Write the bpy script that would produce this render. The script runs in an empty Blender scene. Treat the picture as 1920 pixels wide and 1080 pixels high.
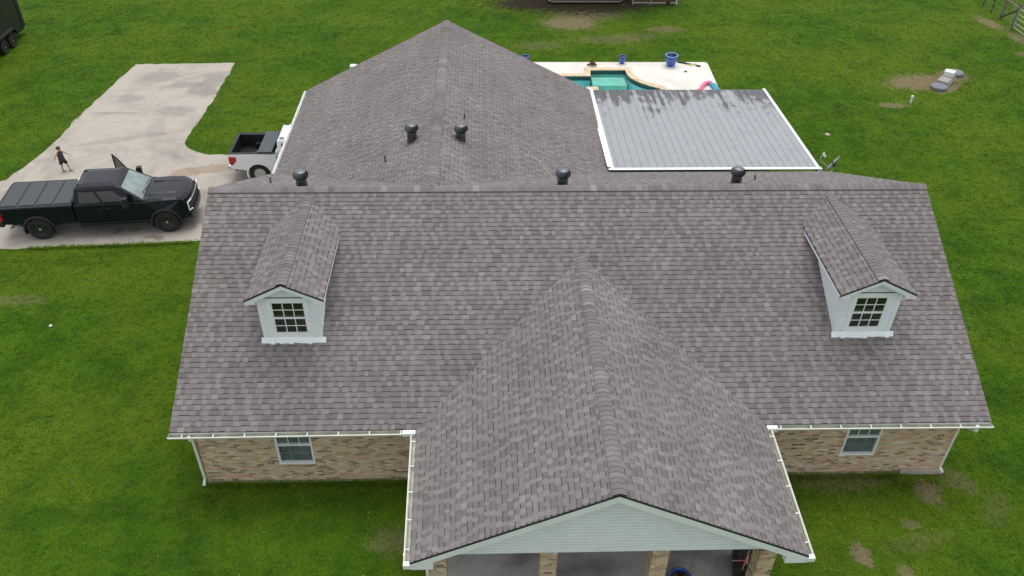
import bpy, math, random
import numpy as np
from mathutils import Vector, Matrix, noise
R = math.radians
sc = bpy.context.scene
C = sc.collection
# ------------------------------------------------------------------ camera
YAW, PITCH, ROLL = 0.0372641, 0.6571975, 0.0142397
cd = bpy.data.cameras.new('camera'); cam = bpy.data.objects.new('camera', cd); C.objects.link(cam)
cd.sensor_width = 36; cd.lens = 1565.01/1920*36; cd.clip_end = 1500; cd.clip_start = .1
cy, sy = math.cos(YAW), math.sin(YAW)
fwd = Vector((sy*math.cos(PITCH), cy*math.cos(PITCH), -math.sin(PITCH)))
rt = Vector((cy, -sy, 0)); up = rt.cross(fwd)
r2 = rt*math.cos(ROLL)+up*math.sin(ROLL); u2 = -rt*math.sin(ROLL)+up*math.cos(ROLL)
m = Matrix((r2, u2, -fwd)).transposed().to_4x4(); m.translation = Vector((-.8318, -14.5698, 18.1572))
cam.matrix_world = m
sc.camera = cam
# ------------------------------------------------------------------ light
SUN_EL, SUN_AZ = 72, 12        # azimuth from +Y towards +X
w = bpy.data.worlds.new('World'); sc.world = w; w.use_nodes = True
wn = w.node_tree; bg = wn.nodes['Background']
sky = wn.nodes.new('ShaderNodeTexSky'); sky.sky_type = 'NISHITA'; sky.sun_disc = False
sky.sun_elevation = R(SUN_EL); sky.sun_rotation = R(SUN_AZ); sky.dust_density = 4; sky.air_density = 1.0
hs = wn.nodes.new('ShaderNodeHueSaturation'); hs.inputs['Saturation'].default_value = .15
wn.links.new(sky.outputs[0], hs.inputs['Color']); 
ov = wn.nodes.new('ShaderNodeMix'); ov.data_type = 'RGBA'; ov.inputs[0].default_value = .55     # even overcast veil over the sky
wn.links.new(hs.outputs[0], ov.inputs[6]); ov.inputs[7].default_value = (6.6, 6.8, 7.1, 1); wn.links.new(ov.outputs[2], bg.inputs['Color'])
bg.inputs['Strength'].default_value = .15
sd = bpy.data.lights.new('sun', 'SUN'); sd.energy = 1.15; sd.angle = R(36); sd.color = (1, .965, .91)
so = bpy.data.objects.new('sun', sd); C.objects.link(so)
sdir = Vector((math.sin(R(SUN_AZ))*math.cos(R(SUN_EL)), math.cos(R(SUN_AZ))*math.cos(R(SUN_EL)), math.sin(R(SUN_EL))))
so.rotation_euler = sdir.to_track_quat('Z', 'Y').to_euler(); so.location = (0, 30, 40)
sc.view_settings.view_transform = 'Standard'; sc.view_settings.look = 'None'
sc.view_settings.exposure = 0.12; sc.view_settings.gamma = 1
rnd = random.Random(7)

# ================================================================== helpers
class NT:
    def __init__(s, name):
        s.m = bpy.data.materials.new(name); s.m.use_nodes = True; s.t = s.m.node_tree
        s.b = s.t.nodes['Principled BSDF']; s.out = s.t.nodes['Material Output']
    def n(s, typ, **k):
        x = s.t.nodes.new(typ)
        for a, v in k.items(): setattr(x, a, v)
        return x
    def l(s, a, b): s.t.links.new(a, b)
    def setin(s, node, **k):
        for a, v in k.items():
            i = node.inputs[a.replace('_', ' ')]
            if hasattr(v, 'is_output'): s.l(v, i)
            else: i.default_value = v
    def math(s, op, a, b=0.0, c=None, clamp=False):
        x = s.n('ShaderNodeMath', operation=op); x.use_clamp = clamp
        for i, v in enumerate((a, b) if c is None else (a, b, c)):
            if hasattr(v, 'is_output'): s.l(v, x.inputs[i])
            else: x.inputs[i].default_value = v
        return x.outputs[0]
    def pos(s):
        return s.n('ShaderNodeNewGeometry').outputs['Position']
    def obj(s):
        return s.n('ShaderNodeTexCoord').outputs['Object']
    def noise(s, scale, detail=3, rough=.5, vec=None, dist=0):
        x = s.n('ShaderNodeTexNoise'); x.inputs['Scale'].default_value = scale; x.inputs['Detail'].default_value = detail
        x.inputs['Roughness'].default_value = rough; x.inputs['Distortion'].default_value = dist
        s.l(vec if vec is not None else s.obj(), x.inputs['Vector']); return x.outputs['Fac']
    def mapr(s, v, a, b, c=0, d=1, smooth=False):
        x = s.n('ShaderNodeMapRange'); x.interpolation_type = 'SMOOTHSTEP' if smooth else 'LINEAR'
        for i, q in enumerate((v, a, b, c, d)):
            if hasattr(q, 'is_output'): s.l(q, x.inputs[i])
            else: x.inputs[i].default_value = q
        return x.outputs[0]
    def mix(s, f, a, b, mode='MIX'):
        x = s.n('ShaderNodeMix', data_type='RGBA', blend_type=mode)
        for i, v in ((0, f), (6, a), (7, b)):
            if hasattr(v, 'is_output'): s.l(v, x.inputs[i])
            elif i == 0: x.inputs[0].default_value = v
            else: x.inputs[i].default_value = (*v[:3], 1)
        return x.outputs[2]
    def ramp(s, v, stops, const=False):
        x = s.n('ShaderNodeValToRGB'); e = x.color_ramp.elements
        x.color_ramp.interpolation = 'CONSTANT' if const else 'LINEAR'
        while len(e) < len(stops): e.new(.5)
        for i, (p, c) in enumerate(stops): e[i].position = p; e[i].color = (*c, 1)
        s.l(v, x.inputs[0]); return x.outputs[0]
    def bump(s, h, strength=.3, dist=.01):
        x = s.n('ShaderNodeBump'); x.inputs['Strength'].default_value = strength; x.inputs['Distance'].default_value = dist
        s.l(h, x.inputs['Height']); s.l(x.outputs[0], s.b.inputs['Normal'])
    def col(s, c): 
        if hasattr(c, 'is_output'): s.l(c, s.b.inputs['Base Color'])
        else: s.b.inputs['Base Color'].default_value = (*c, 1)
    def blob(s, xy, cx, cy, rx, ry, ang=0, nz=None, soft=.35):
        "mask 1 inside a ragged ellipse on the ground"
        soft = soft*.6
        sx, sy_ = xy
        ca, sa = math.cos(ang), math.sin(ang)
        dx = s.math('SUBTRACT', sx, cx); dy = s.math('SUBTRACT', sy_, cy)
        u = s.math('DIVIDE', s.math('ADD', s.math('MULTIPLY', dx, ca), s.math('MULTIPLY', dy, sa)), rx)
        v = s.math('DIVIDE', s.math('SUBTRACT', s.math('MULTIPLY', dy, ca), s.math('MULTIPLY', dx, sa)), ry)
        d = s.math('SQRT', s.math('ADD', s.math('MULTIPLY', u, u), s.math('MULTIPLY', v, v)))
        if nz is not None: d = s.math('ADD', d, s.math('MULTIPLY', s.math('SUBTRACT', nz, .5), 1.9))
        return s.mapr(d, 1+soft, 1-soft, 0, 1, True)

def plain(name, col, rough=.5, metal=0, var=.06, scale=8, coat=0, spec=.5, bump=0):
    t = NT(name)
    nz = t.noise(scale, 4, .6)
    f = t.mapr(nz, .3, .7, 1-var*2, 1+var)
    x = t.n('ShaderNodeVectorMath', operation='SCALE'); x.inputs[0].default_value = col; t.l(f, x.inputs['Scale'])
    t.l(x.outputs[0], t.b.inputs['Base Color'])
    t.b.inputs['Roughness'].default_value = rough; t.b.inputs['Metallic'].default_value = metal
    t.b.inputs['Coat Weight'].default_value = coat; t.b.inputs['Specular IOR Level'].default_value = spec
    if bump: t.bump(t.noise(scale*8, 3), bump, .005)
    return t.m

def mesh(name, V, F, mat=None, parent=None, smooth=False, bevel=0, seg=2, attr=None, mats=None, fm=None, loc=None, rot=None, world_parent=False):
    me = bpy.data.meshes.new(name); me.from_pydata([tuple(v) for v in V], [], [tuple(f) for f in F])
    if mats:
        for q in mats: me.materials.append(q)
        if fm: me.polygons.foreach_set('material_index', fm)
    elif mat: me.materials.append(mat)
    if attr is not None:
        a = me.attributes.new('tone', 'FLOAT', 'FACE'); a.data.foreach_set('value', attr)
    if smooth: me.polygons.foreach_set('use_smooth', [True]*len(me.polygons))
    me.update()
    o = bpy.data.objects.new(name, me); C.objects.link(o)
    if loc is not None: o.location = loc
    if rot is not None: o.rotation_euler = rot
    if parent is not None:
        o.parent = parent
        if world_parent: o.matrix_parent_inverse = Matrix.Translation(parent.location).inverted()
    if bevel:
        b = o.modifiers.new('bevel', 'BEVEL'); b.width = bevel; b.segments = seg; b.limit_method = 'ANGLE'; b.angle_limit = R(35)
    return o

def tag(o, label=None, cat=None, group=None, kind=None):
    if label: o['label'] = label
    if cat: o['category'] = cat
    if group: o['group'] = group
    if kind: o['kind'] = kind
    return o
def empty(name, loc, rz=0):
    o = bpy.data.objects.new(name, None); C.objects.link(o); o.location = loc; o.rotation_euler = (0, 0, rz); o.empty_display_size = .2
    return o
def children(o): return [c for c in bpy.data.objects if c.parent == o]
def copy_tree(o, parent=None):
    c = o.copy(); C.objects.link(c); c.parent = parent; c.matrix_parent_inverse = o.matrix_parent_inverse.copy()
    for ch in children(o): copy_tree(ch, c)
    return c

class MB:
    def __init__(s): s.V = []; s.F = []; s.M = []
    def add(s, V, F, mi=0):
        n = len(s.V); s.V += [tuple(v) for v in V]; s.F += [tuple(n+i for i in f) for f in F]; s.M += [mi]*len(F); return s
    def box(s, x0, y0, z0, x1, y1, z1, mi=0, T=None):
        V = [(x, y, z) for z in (z0, z1) for y in (y0, y1) for x in (x0, x1)]
        if T is not None: V = [T @ Vector(v) for v in V]
        return s.add(V, [(0, 2, 3, 1), (4, 5, 7, 6), (0, 1, 5, 4), (2, 6, 7, 3), (0, 4, 6, 2), (1, 3, 7, 5)], mi)
    def tube(s, pts, r, n=8, mi=0, cap=True):
        pts = [Vector(p) for p in pts]; rs = r if isinstance(r, (list, tuple)) else [r]*len(pts)
        rings = []; ref = None
        for i, p in enumerate(pts):
            d = (pts[min(i+1, len(pts)-1)]-pts[max(i-1, 0)]).normalized()
            if ref is None: ref = d.orthogonal().normalized()
            a = (ref-d*ref.dot(d)).normalized(); b = d.cross(a); ref = a
            rings.append([p+(a*math.cos(2*math.pi*k/n)+b*math.sin(2*math.pi*k/n))*rs[i] for k in range(n)])
        V = [v for q in rings for v in q]; F = []
        for i in range(len(pts)-1):
            for k in range(n):
                F.append((i*n+k, i*n+(k+1) % n, (i+1)*n+(k+1) % n, (i+1)*n+k))
        if cap: F += [tuple(range(n))[::-1], tuple((len(pts)-1)*n+k for k in range(n))]
        return s.add(V, F, mi)
    def lathe(s, prof, n=20, c=(0, 0, 0), mi=0, T=None):
        V = []; F = []
        for r, z in prof:
            for k in range(n):
                v = Vector((c[0]+r*math.cos(2*math.pi*k/n), c[1]+r*math.sin(2*math.pi*k/n), c[2]+z))
                V.append(T @ v if T is not None else v)
        for i in range(len(prof)-1):
            for k in range(n): F.append((i*n+k, i*n+(k+1) % n, (i+1)*n+(k+1) % n, (i+1)*n+k))
        F.append(tuple(range(n))[::-1]); F.append(tuple((len(prof)-1)*n+k for k in range(n)))
        return s.add(V, F, mi)
    def extr(s, poly, a, b, axis='y', mi=0):
        "extrude a 2-D outline (in the plane across axis) from a to b"
        n = len(poly)
        def P(p, t):
            if axis == 'y': return (p[0], t, p[1])
            if axis == 'x': return (t, p[0], p[1])
            return (p[0], p[1], t)
        V = [P(p, a) for p in poly]+[P(p, b) for p in poly]
        F = [tuple(range(n)), tuple(range(2*n-1, n-1, -1))]+[(i, i+n, (i+1) % n+n, (i+1) % n) for i in range(n)]
        return s.add(V, F, mi)
    def build(s, name, mat, parent=None, **k):
        if isinstance(mat, (list, tuple)): return mesh(name, s.V, s.F, None, parent, mats=list(mat), fm=s.M, **k)
        return mesh(name, s.V, s.F, mat, parent, **k)

# ================================================================== materials
def m_shingle():
    t = NT('shingle'); a = t.n('ShaderNodeAttribute', attribute_name='tone'); v = a.outputs['Fac']
    tex = t.obj()
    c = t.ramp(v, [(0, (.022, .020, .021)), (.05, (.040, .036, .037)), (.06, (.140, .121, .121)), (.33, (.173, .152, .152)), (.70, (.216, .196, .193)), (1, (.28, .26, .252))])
    mps = t.n('ShaderNodeMapping'); mps.inputs['Scale'].default_value = (1.6, .35, .35); t.l(tex, mps.inputs[0])
    big = t.math('MULTIPLY', t.mapr(t.noise(.4, 4, .6, tex), .3, .7, .92, 1.08), t.mapr(t.noise(1.1, 4, .65, mps.outputs[0]), .35, .7, .96, 1.05))
    gr = t.mapr(t.noise(70, 2, .7, tex), .25, .75, .80, 1.2)
    st = t.mapr(t.noise(3.2, 4, .6, tex), .3, .7, .95, 1.05)
    k = t.math('MULTIPLY', t.math('MULTIPLY', big, gr), st)
    x = t.n('ShaderNodeVectorMath', operation='SCALE'); t.l(c, x.inputs[0]); t.l(k, x.inputs['Scale'])
    t.l(x.outputs[0], t.b.inputs['Base Color']); t.b.inputs['Roughness'].default_value = .88; t.b.inputs['Specular IOR Level'].default_value = .35
    t.bump(t.noise(160, 2, .6, tex), .5, .004)
    return t.m
def m_brick():
    t = NT('brick'); p = t.n('ShaderNodeSeparateXYZ'); t.l(t.obj(), p.inputs[0])
    u = t.math('ADD', p.outputs[0], p.outputs[1]); cb = t.n('ShaderNodeCombineXYZ'); t.l(u, cb.inputs[0]); t.l(p.outputs[2], cb.inputs[1])
    b = t.n('ShaderNodeTexBrick'); t.l(cb.outputs[0], b.inputs['Vector'])
    b.inputs['Color1'].default_value = (0, 0, 0, 1); b.inputs['Color2'].default_value = (1, 1, 1, 1); b.inputs['Mortar'].default_value = (.5, .5, .5, 1)
    b.inputs['Scale'].default_value = 1; b.inputs['Brick Width'].default_value = .195; b.inputs['Row Height'].default_value = .072
    b.inputs['Mortar Size'].default_value = .0065; b.inputs['Mortar Smooth'].default_value = .3; b.inputs['Bias'].default_value = 0
    c = t.ramp(b.outputs['Color'], [(0, (.12, .09, .07)), (.08, (.24, .17, .12)), (.24, (.50, .31, .17)), (.42, (.56, .38, .23)), (.58, (.62, .48, .33)), (.75, (.47, .30, .18)), (.88, (.70, .59, .46)), (1, (.22, .17, .13))])
    nz = t.noise(14, 4, .6); c = t.mix(t.mapr(nz, .45, .75, 0, .35), c, (.60, .48, .34))
    c = t.mix(b.outputs['Fac'], c, (.54, .475, .375))
    t.col(c); t.b.inputs['Roughness'].default_value = .92
    t.bump(t.math('ADD', t.math('MULTIPLY', b.outputs['Fac'], -1), t.math('MULTIPLY', t.noise(60), .4)), .7, .008)
    return t.m
def grass_color(t, P):
    sx = t.n('ShaderNodeSeparateXYZ'); t.l(P, sx.inputs[0]); xy = (sx.outputs[0], sx.outputs[1])
    n1 = t.noise(.16, 4, .6, P); n2 = t.noise(.75, 4, .65, P, .6); n3 = t.noise(5.5, 4, .7, P); n4 = t.noise(26, 3, .7, P)
    c = t.mix(t.mapr(n2, .3, .7, 0, 1, True), (.043, .112, .009), (.086, .180, .011))
    c = t.mix(t.mapr(n1, .38, .62, 0, .8, True), c, (.118, .195, .014))
    n5 = t.noise(2.3, 5, .7, P, .4); c = t.mix(t.mapr(n5, .50, .68, 0, .50, True), c, (.030, .090, .010))
    mpg = t.n('ShaderNodeMapping'); mpg.inputs['Rotation'].default_value = (0, 0, .55); mpg.inputs['Scale'].default_value = (.32, 1, 1); t.l(P, mpg.inputs[0])
    c = t.mix(t.mapr(t.noise(.85, 5, .7, mpg.outputs[0], .5), .50, .68, 0, .45, True), c, (.032, .095, .010))
    c = t.mix(t.mapr(t.noise(1.25, 5, .75, P), .56, .74, 0, .5, True), c, (.128, .165, .022))
    c = t.mix(t.mapr(n3, .52, .8, 0, .45), c, (.125, .185, .014))
    yel = t.mapr(t.noise(.42, 5, .7, P), .56, .74, 0, .5, True)
    c = t.mix(yel, c, (.135, .158, .018))
    k = t.mapr(n4, .28, .72, .55, 1.45); x = t.n('ShaderNodeVectorMath', operation='SCALE'); t.l(c, x.inputs[0]); t.l(k, x.inputs['Scale'])
    return x.outputs[0], xy, n3
DIRT_AND_SHADE = [  # x, y, rx, ry, ang, strength, soft; the farthest also paint in tree shade
    (22.3, 26.5, 1.9, .95, .12, .85, .5), (19.6, 23.7, .7, .3, 0, .7, .5), (24.3, 27.3, .9, .7, .5, .8, .4), (23.3, 25.7, .9, .35, .6, .85, .4),
    (4.3, 35.2, 1.6, 1.1, 0, .85, .5), (5.5, 36.6, 2.2, .9, 0, .6, .5), (9.9, 34.1, 1.1, .5, 0, .55, .5), (6.3, 32.5, 2.0, .6, 0, .34, .6), (2.3, 31.6, 1.3, .6, 0, .32, .6), (8.0, 33.0, 1.4, .5, 0, .3, .6),
    (8.6, -2.25, .24, .36, .4, .8, .35), (9.5, -2.75, .2, .24, 0, .6, .4), (11.1, -.30, .34, .42, .3, .8, .35), (12.0, .1, .6, .35, -.6, .38, .5), (10.2, -1.9, .9, .25, .2, .18, .6), (12.7, -.9, .6, .3, .8, .18, .6), (10.2, -1.35, .25, .15, 0, .55, .4),
    (-19.9, 17.25, .55, .28, .4, .8, .4), (-17.0, 8.5, .9, .3, 0, .3, .6), (-9.7, 5.0, .5, .3, .3, .4, .6), (30.2, 35.2, .5, 1.2, .25, .75, .5), (30.9, 32.5, .6, 1.0, .2, .7, .5), (29.7, 30.3, .4, .3, 0, .5, .5), (15.2, 20.6, .25, .15, 0, .3, .5),
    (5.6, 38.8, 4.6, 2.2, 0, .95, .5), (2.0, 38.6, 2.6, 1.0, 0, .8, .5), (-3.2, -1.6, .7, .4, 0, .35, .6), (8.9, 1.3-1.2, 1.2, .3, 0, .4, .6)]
def m_lawn(kind):
    t = NT(kind); P = t.pos(); c, xy, n3 = grass_color(t, P)
    nz = t.mapr(t.noise(3.2, 7, .85, P), .28, .72, 0, 1)
    d = t.mix(t.mapr(t.noise(9, 4, .7, P), .3, .7), (.17, .115, .068), (.36, .29, .18))
    for (x, y, rx, ry, an, s_, so_) in DIRT_AND_SHADE:
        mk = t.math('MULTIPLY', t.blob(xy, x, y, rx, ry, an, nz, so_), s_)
        dd = d if y < 38 else (.045, .03, .022)  # far patches: soil colour darkened to paint in the tree's shade
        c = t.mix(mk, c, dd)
    if kind == 'lawn': 
        x = t.n('ShaderNodeVectorMath', operation='SCALE'); t.l(c, x.inputs[0]); x.inputs['Scale'].default_value = .82; c = x.outputs[0]
        t.bump(t.noise(18, 5, .7, P), .9, .06)
    t.col(c); t.b.inputs['Roughness'].default_value = .75; t.b.inputs['Specular IOR Level'].default_value = .04
    if kind != 'lawn': t.b.inputs['Subsurface Weight'].default_value = 0
    return t.m
def m_concrete(name, base, dark, stains=(), amt=.5, wet=(), joints=False):
    t = NT(name); P = t.pos(); sx = t.n('ShaderNodeSeparateXYZ'); t.l(P, sx.inputs[0]); xy = (sx.outputs[0], sx.outputs[1])
    c = t.mix(t.math('MULTIPLY', t.mapr(t.noise(.42, 5, .65, P, .8), .44, .74, 0, 1, True), amt), base, dark)
    c = t.mix(t.mapr(t.noise(1.3, 5, .7, P), .4, .75, 0, .32), c, tuple(v*1.22 for v in base))
    c = t.mix(t.mapr(t.noise(14, 5, .75, P), .45, .8, 0, .35), c, tuple(v*.62 for v in base))
    nz = t.noise(1.6, 5, .7, P)
    for (x, y, rx, ry, an, s_) in stains: c = t.mix(t.math('MULTIPLY', t.blob(xy, x, y, rx, ry, an, nz, .55), s_), c, dark)
    r_ = .82
    for (x, y, rx, ry, an, s_, col) in wet: c = t.mix(t.math('MULTIPLY', t.blob(xy, x, y, rx, ry, an, nz, .12), s_), c, col)
    if joints:
        wob = t.math('MULTIPLY', t.math('SUBTRACT', t.noise(6, 3, .6, P), .5), .03)
        def line(co, at, wd=.014):
            d = t.math('ABSOLUTE', t.math('SUBTRACT', t.math('ADD', co, wob), at)); return t.mapr(d, wd*.5, wd*1.6, .8, 0)
        for at in (15.4, 19.3, 22.1, 25.6): c = t.mix(t.math('MULTIPLY', line(xy[1], at), .6), c, tuple(v*.5 for v in base))
        for at in (-17.3, -13.2, -23): c = t.mix(t.math('MULTIPLY', line(xy[0], at), .45), c, tuple(v*.5 for v in base))
        vo = t.n('ShaderNodeTexVoronoi', feature='DISTANCE_TO_EDGE'); vo.inputs['Scale'].default_value = .22; wv = t.n('ShaderNodeVectorMath', operation='ADD'); t.l(P, wv.inputs[0])
        wn_ = t.n('ShaderNodeTexNoise'); wn_.inputs['Scale'].default_value = 1.2; t.l(P, wn_.inputs['Vector']); t.l(wn_.outputs['Color'], wv.inputs[1]); t.l(wv.outputs[0], vo.inputs['Vector'])
        c = t.mix(t.mapr(vo.outputs['Distance'], .001, .006, .22, 0), c, tuple(v*.5 for v in base))
    t.col(c); t.b.inputs['Roughness'].default_value = .85
    t.bump(t.noise(40, 4, .7, P), .25, .004)
    return t.m
def m_metalroof():
    t = NT('galvanised'); P = t.pos(); sx = t.n('ShaderNodeSeparateXYZ'); t.l(P, sx.inputs[0])
    mp = t.n('ShaderNodeMapping'); mp.inputs['Scale'].default_value = (2.6, .55, 1); t.l(P, mp.inputs[0])
    st = t.noise(1.5, 4, .65, mp.outputs[0])
    far = t.mapr(t.math('ADD', sx.outputs[1], t.math('MULTIPLY', t.math('SUBTRACT', t.noise(.7, 3, .6, P), .5), 5)), 16.9, 20.4, 0, 1)
    band = t.math('MULTIPLY', far, far)
    ribid = t.n('ShaderNodeTexWhiteNoise'); ribid.noise_dimensions = '1D'; t.l(t.math('FLOOR', t.math('DIVIDE', t.math('SUBTRACT', sx.outputs[0], 3.95), .305/2)), ribid.inputs['W'])
    k = t.math('ADD', t.math('MULTIPLY', band, .33), t.math('MULTIPLY', ribid.outputs[0], t.math('MULTIPLY', far, .34)))
    msk = t.mapr(t.math('ADD', st, k), .72, .90, 0, .9, True)
    c = t.mix(t.mapr(t.noise(2.2, 4, .6, P), .3, .7), (.285, .295, .315), (.33, .342, .362))
    c = t.mix(msk, c, (.075, .075, .08))
    b2 = t.mapr(t.math('ADD', t.noise(1.1, 5, .7, P, 1.2), t.math('MULTIPLY', far, .16)), .66, .74, 0, .55, True)
    b2 = t.math('MULTIPLY', b2, t.mapr(sx.outputs[1], 16.6, 18.6, 0, 1)); c = t.mix(b2, c, (.07, .07, .073))
    fine = t.mapr(t.noise(9, 5, .8, P), .66, .74, 0, .45, True)
    c = t.mix(fine, c, (.11, .11, .11))
    t.col(c); t.b.inputs['Metallic'].default_value = .0; t.b.inputs['Roughness'].default_value = .5
    return t.m
def m_glass(name, col, rough=.05, spec=.8):
    t = NT(name); f = t.mapr(t.noise(2.5, 3), .3, .7, .7, 1.3); x = t.n('ShaderNodeVectorMath', operation='SCALE'); x.inputs[0].default_value = col
    t.l(f, x.inputs['Scale']); t.l(x.outputs[0], t.b.inputs['Base Color']); t.b.inputs['Roughness'].default_value = rough; t.b.inputs['Specular IOR Level'].default_value = spec
    return t.m
def m_water():
    t = NT('water'); tr = t.n('ShaderNodeBsdfTransparent'); tr.inputs[0].default_value = (.62, .92, .93, 1)
    gl = t.n('ShaderNodeBsdfGlossy'); gl.inputs['Roughness'].default_value = .03
    bp = t.n('ShaderNodeBump'); bp.inputs['Strength'].default_value = .35; bp.inputs['Distance'].default_value = .03
    t.l(t.noise(5, 3, .6, t.pos(), 1), bp.inputs['Height']); t.l(bp.outputs[0], gl.inputs['Normal'])
    fr = t.n('ShaderNodeFresnel'); fr.inputs[0].default_value = 1.33; t.l(bp.outputs[0], fr.inputs['Normal'])
    mx = t.n('ShaderNodeMixShader'); t.l(fr.outputs[0], mx.inputs[0]); t.l(tr.outputs[0], mx.inputs[1]); t.l(gl.outputs[0], mx.inputs[2])
    t.l(mx.outputs[0], t.out.inputs['Surface']); return t.m
def m_travertine():
    t = NT('travertine'); P = t.pos(); c = t.ramp(t.noise(3.2, 5, .7, P, 1.5), [(.3, (.60, .44, .27)), (.5, (.72, .60, .42)), (.62, (.50, .30, .16)), (.8, (.75, .66, .5))])
    t.col(c); t.b.inputs['Roughness'].default_value = .7; return t.m
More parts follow.
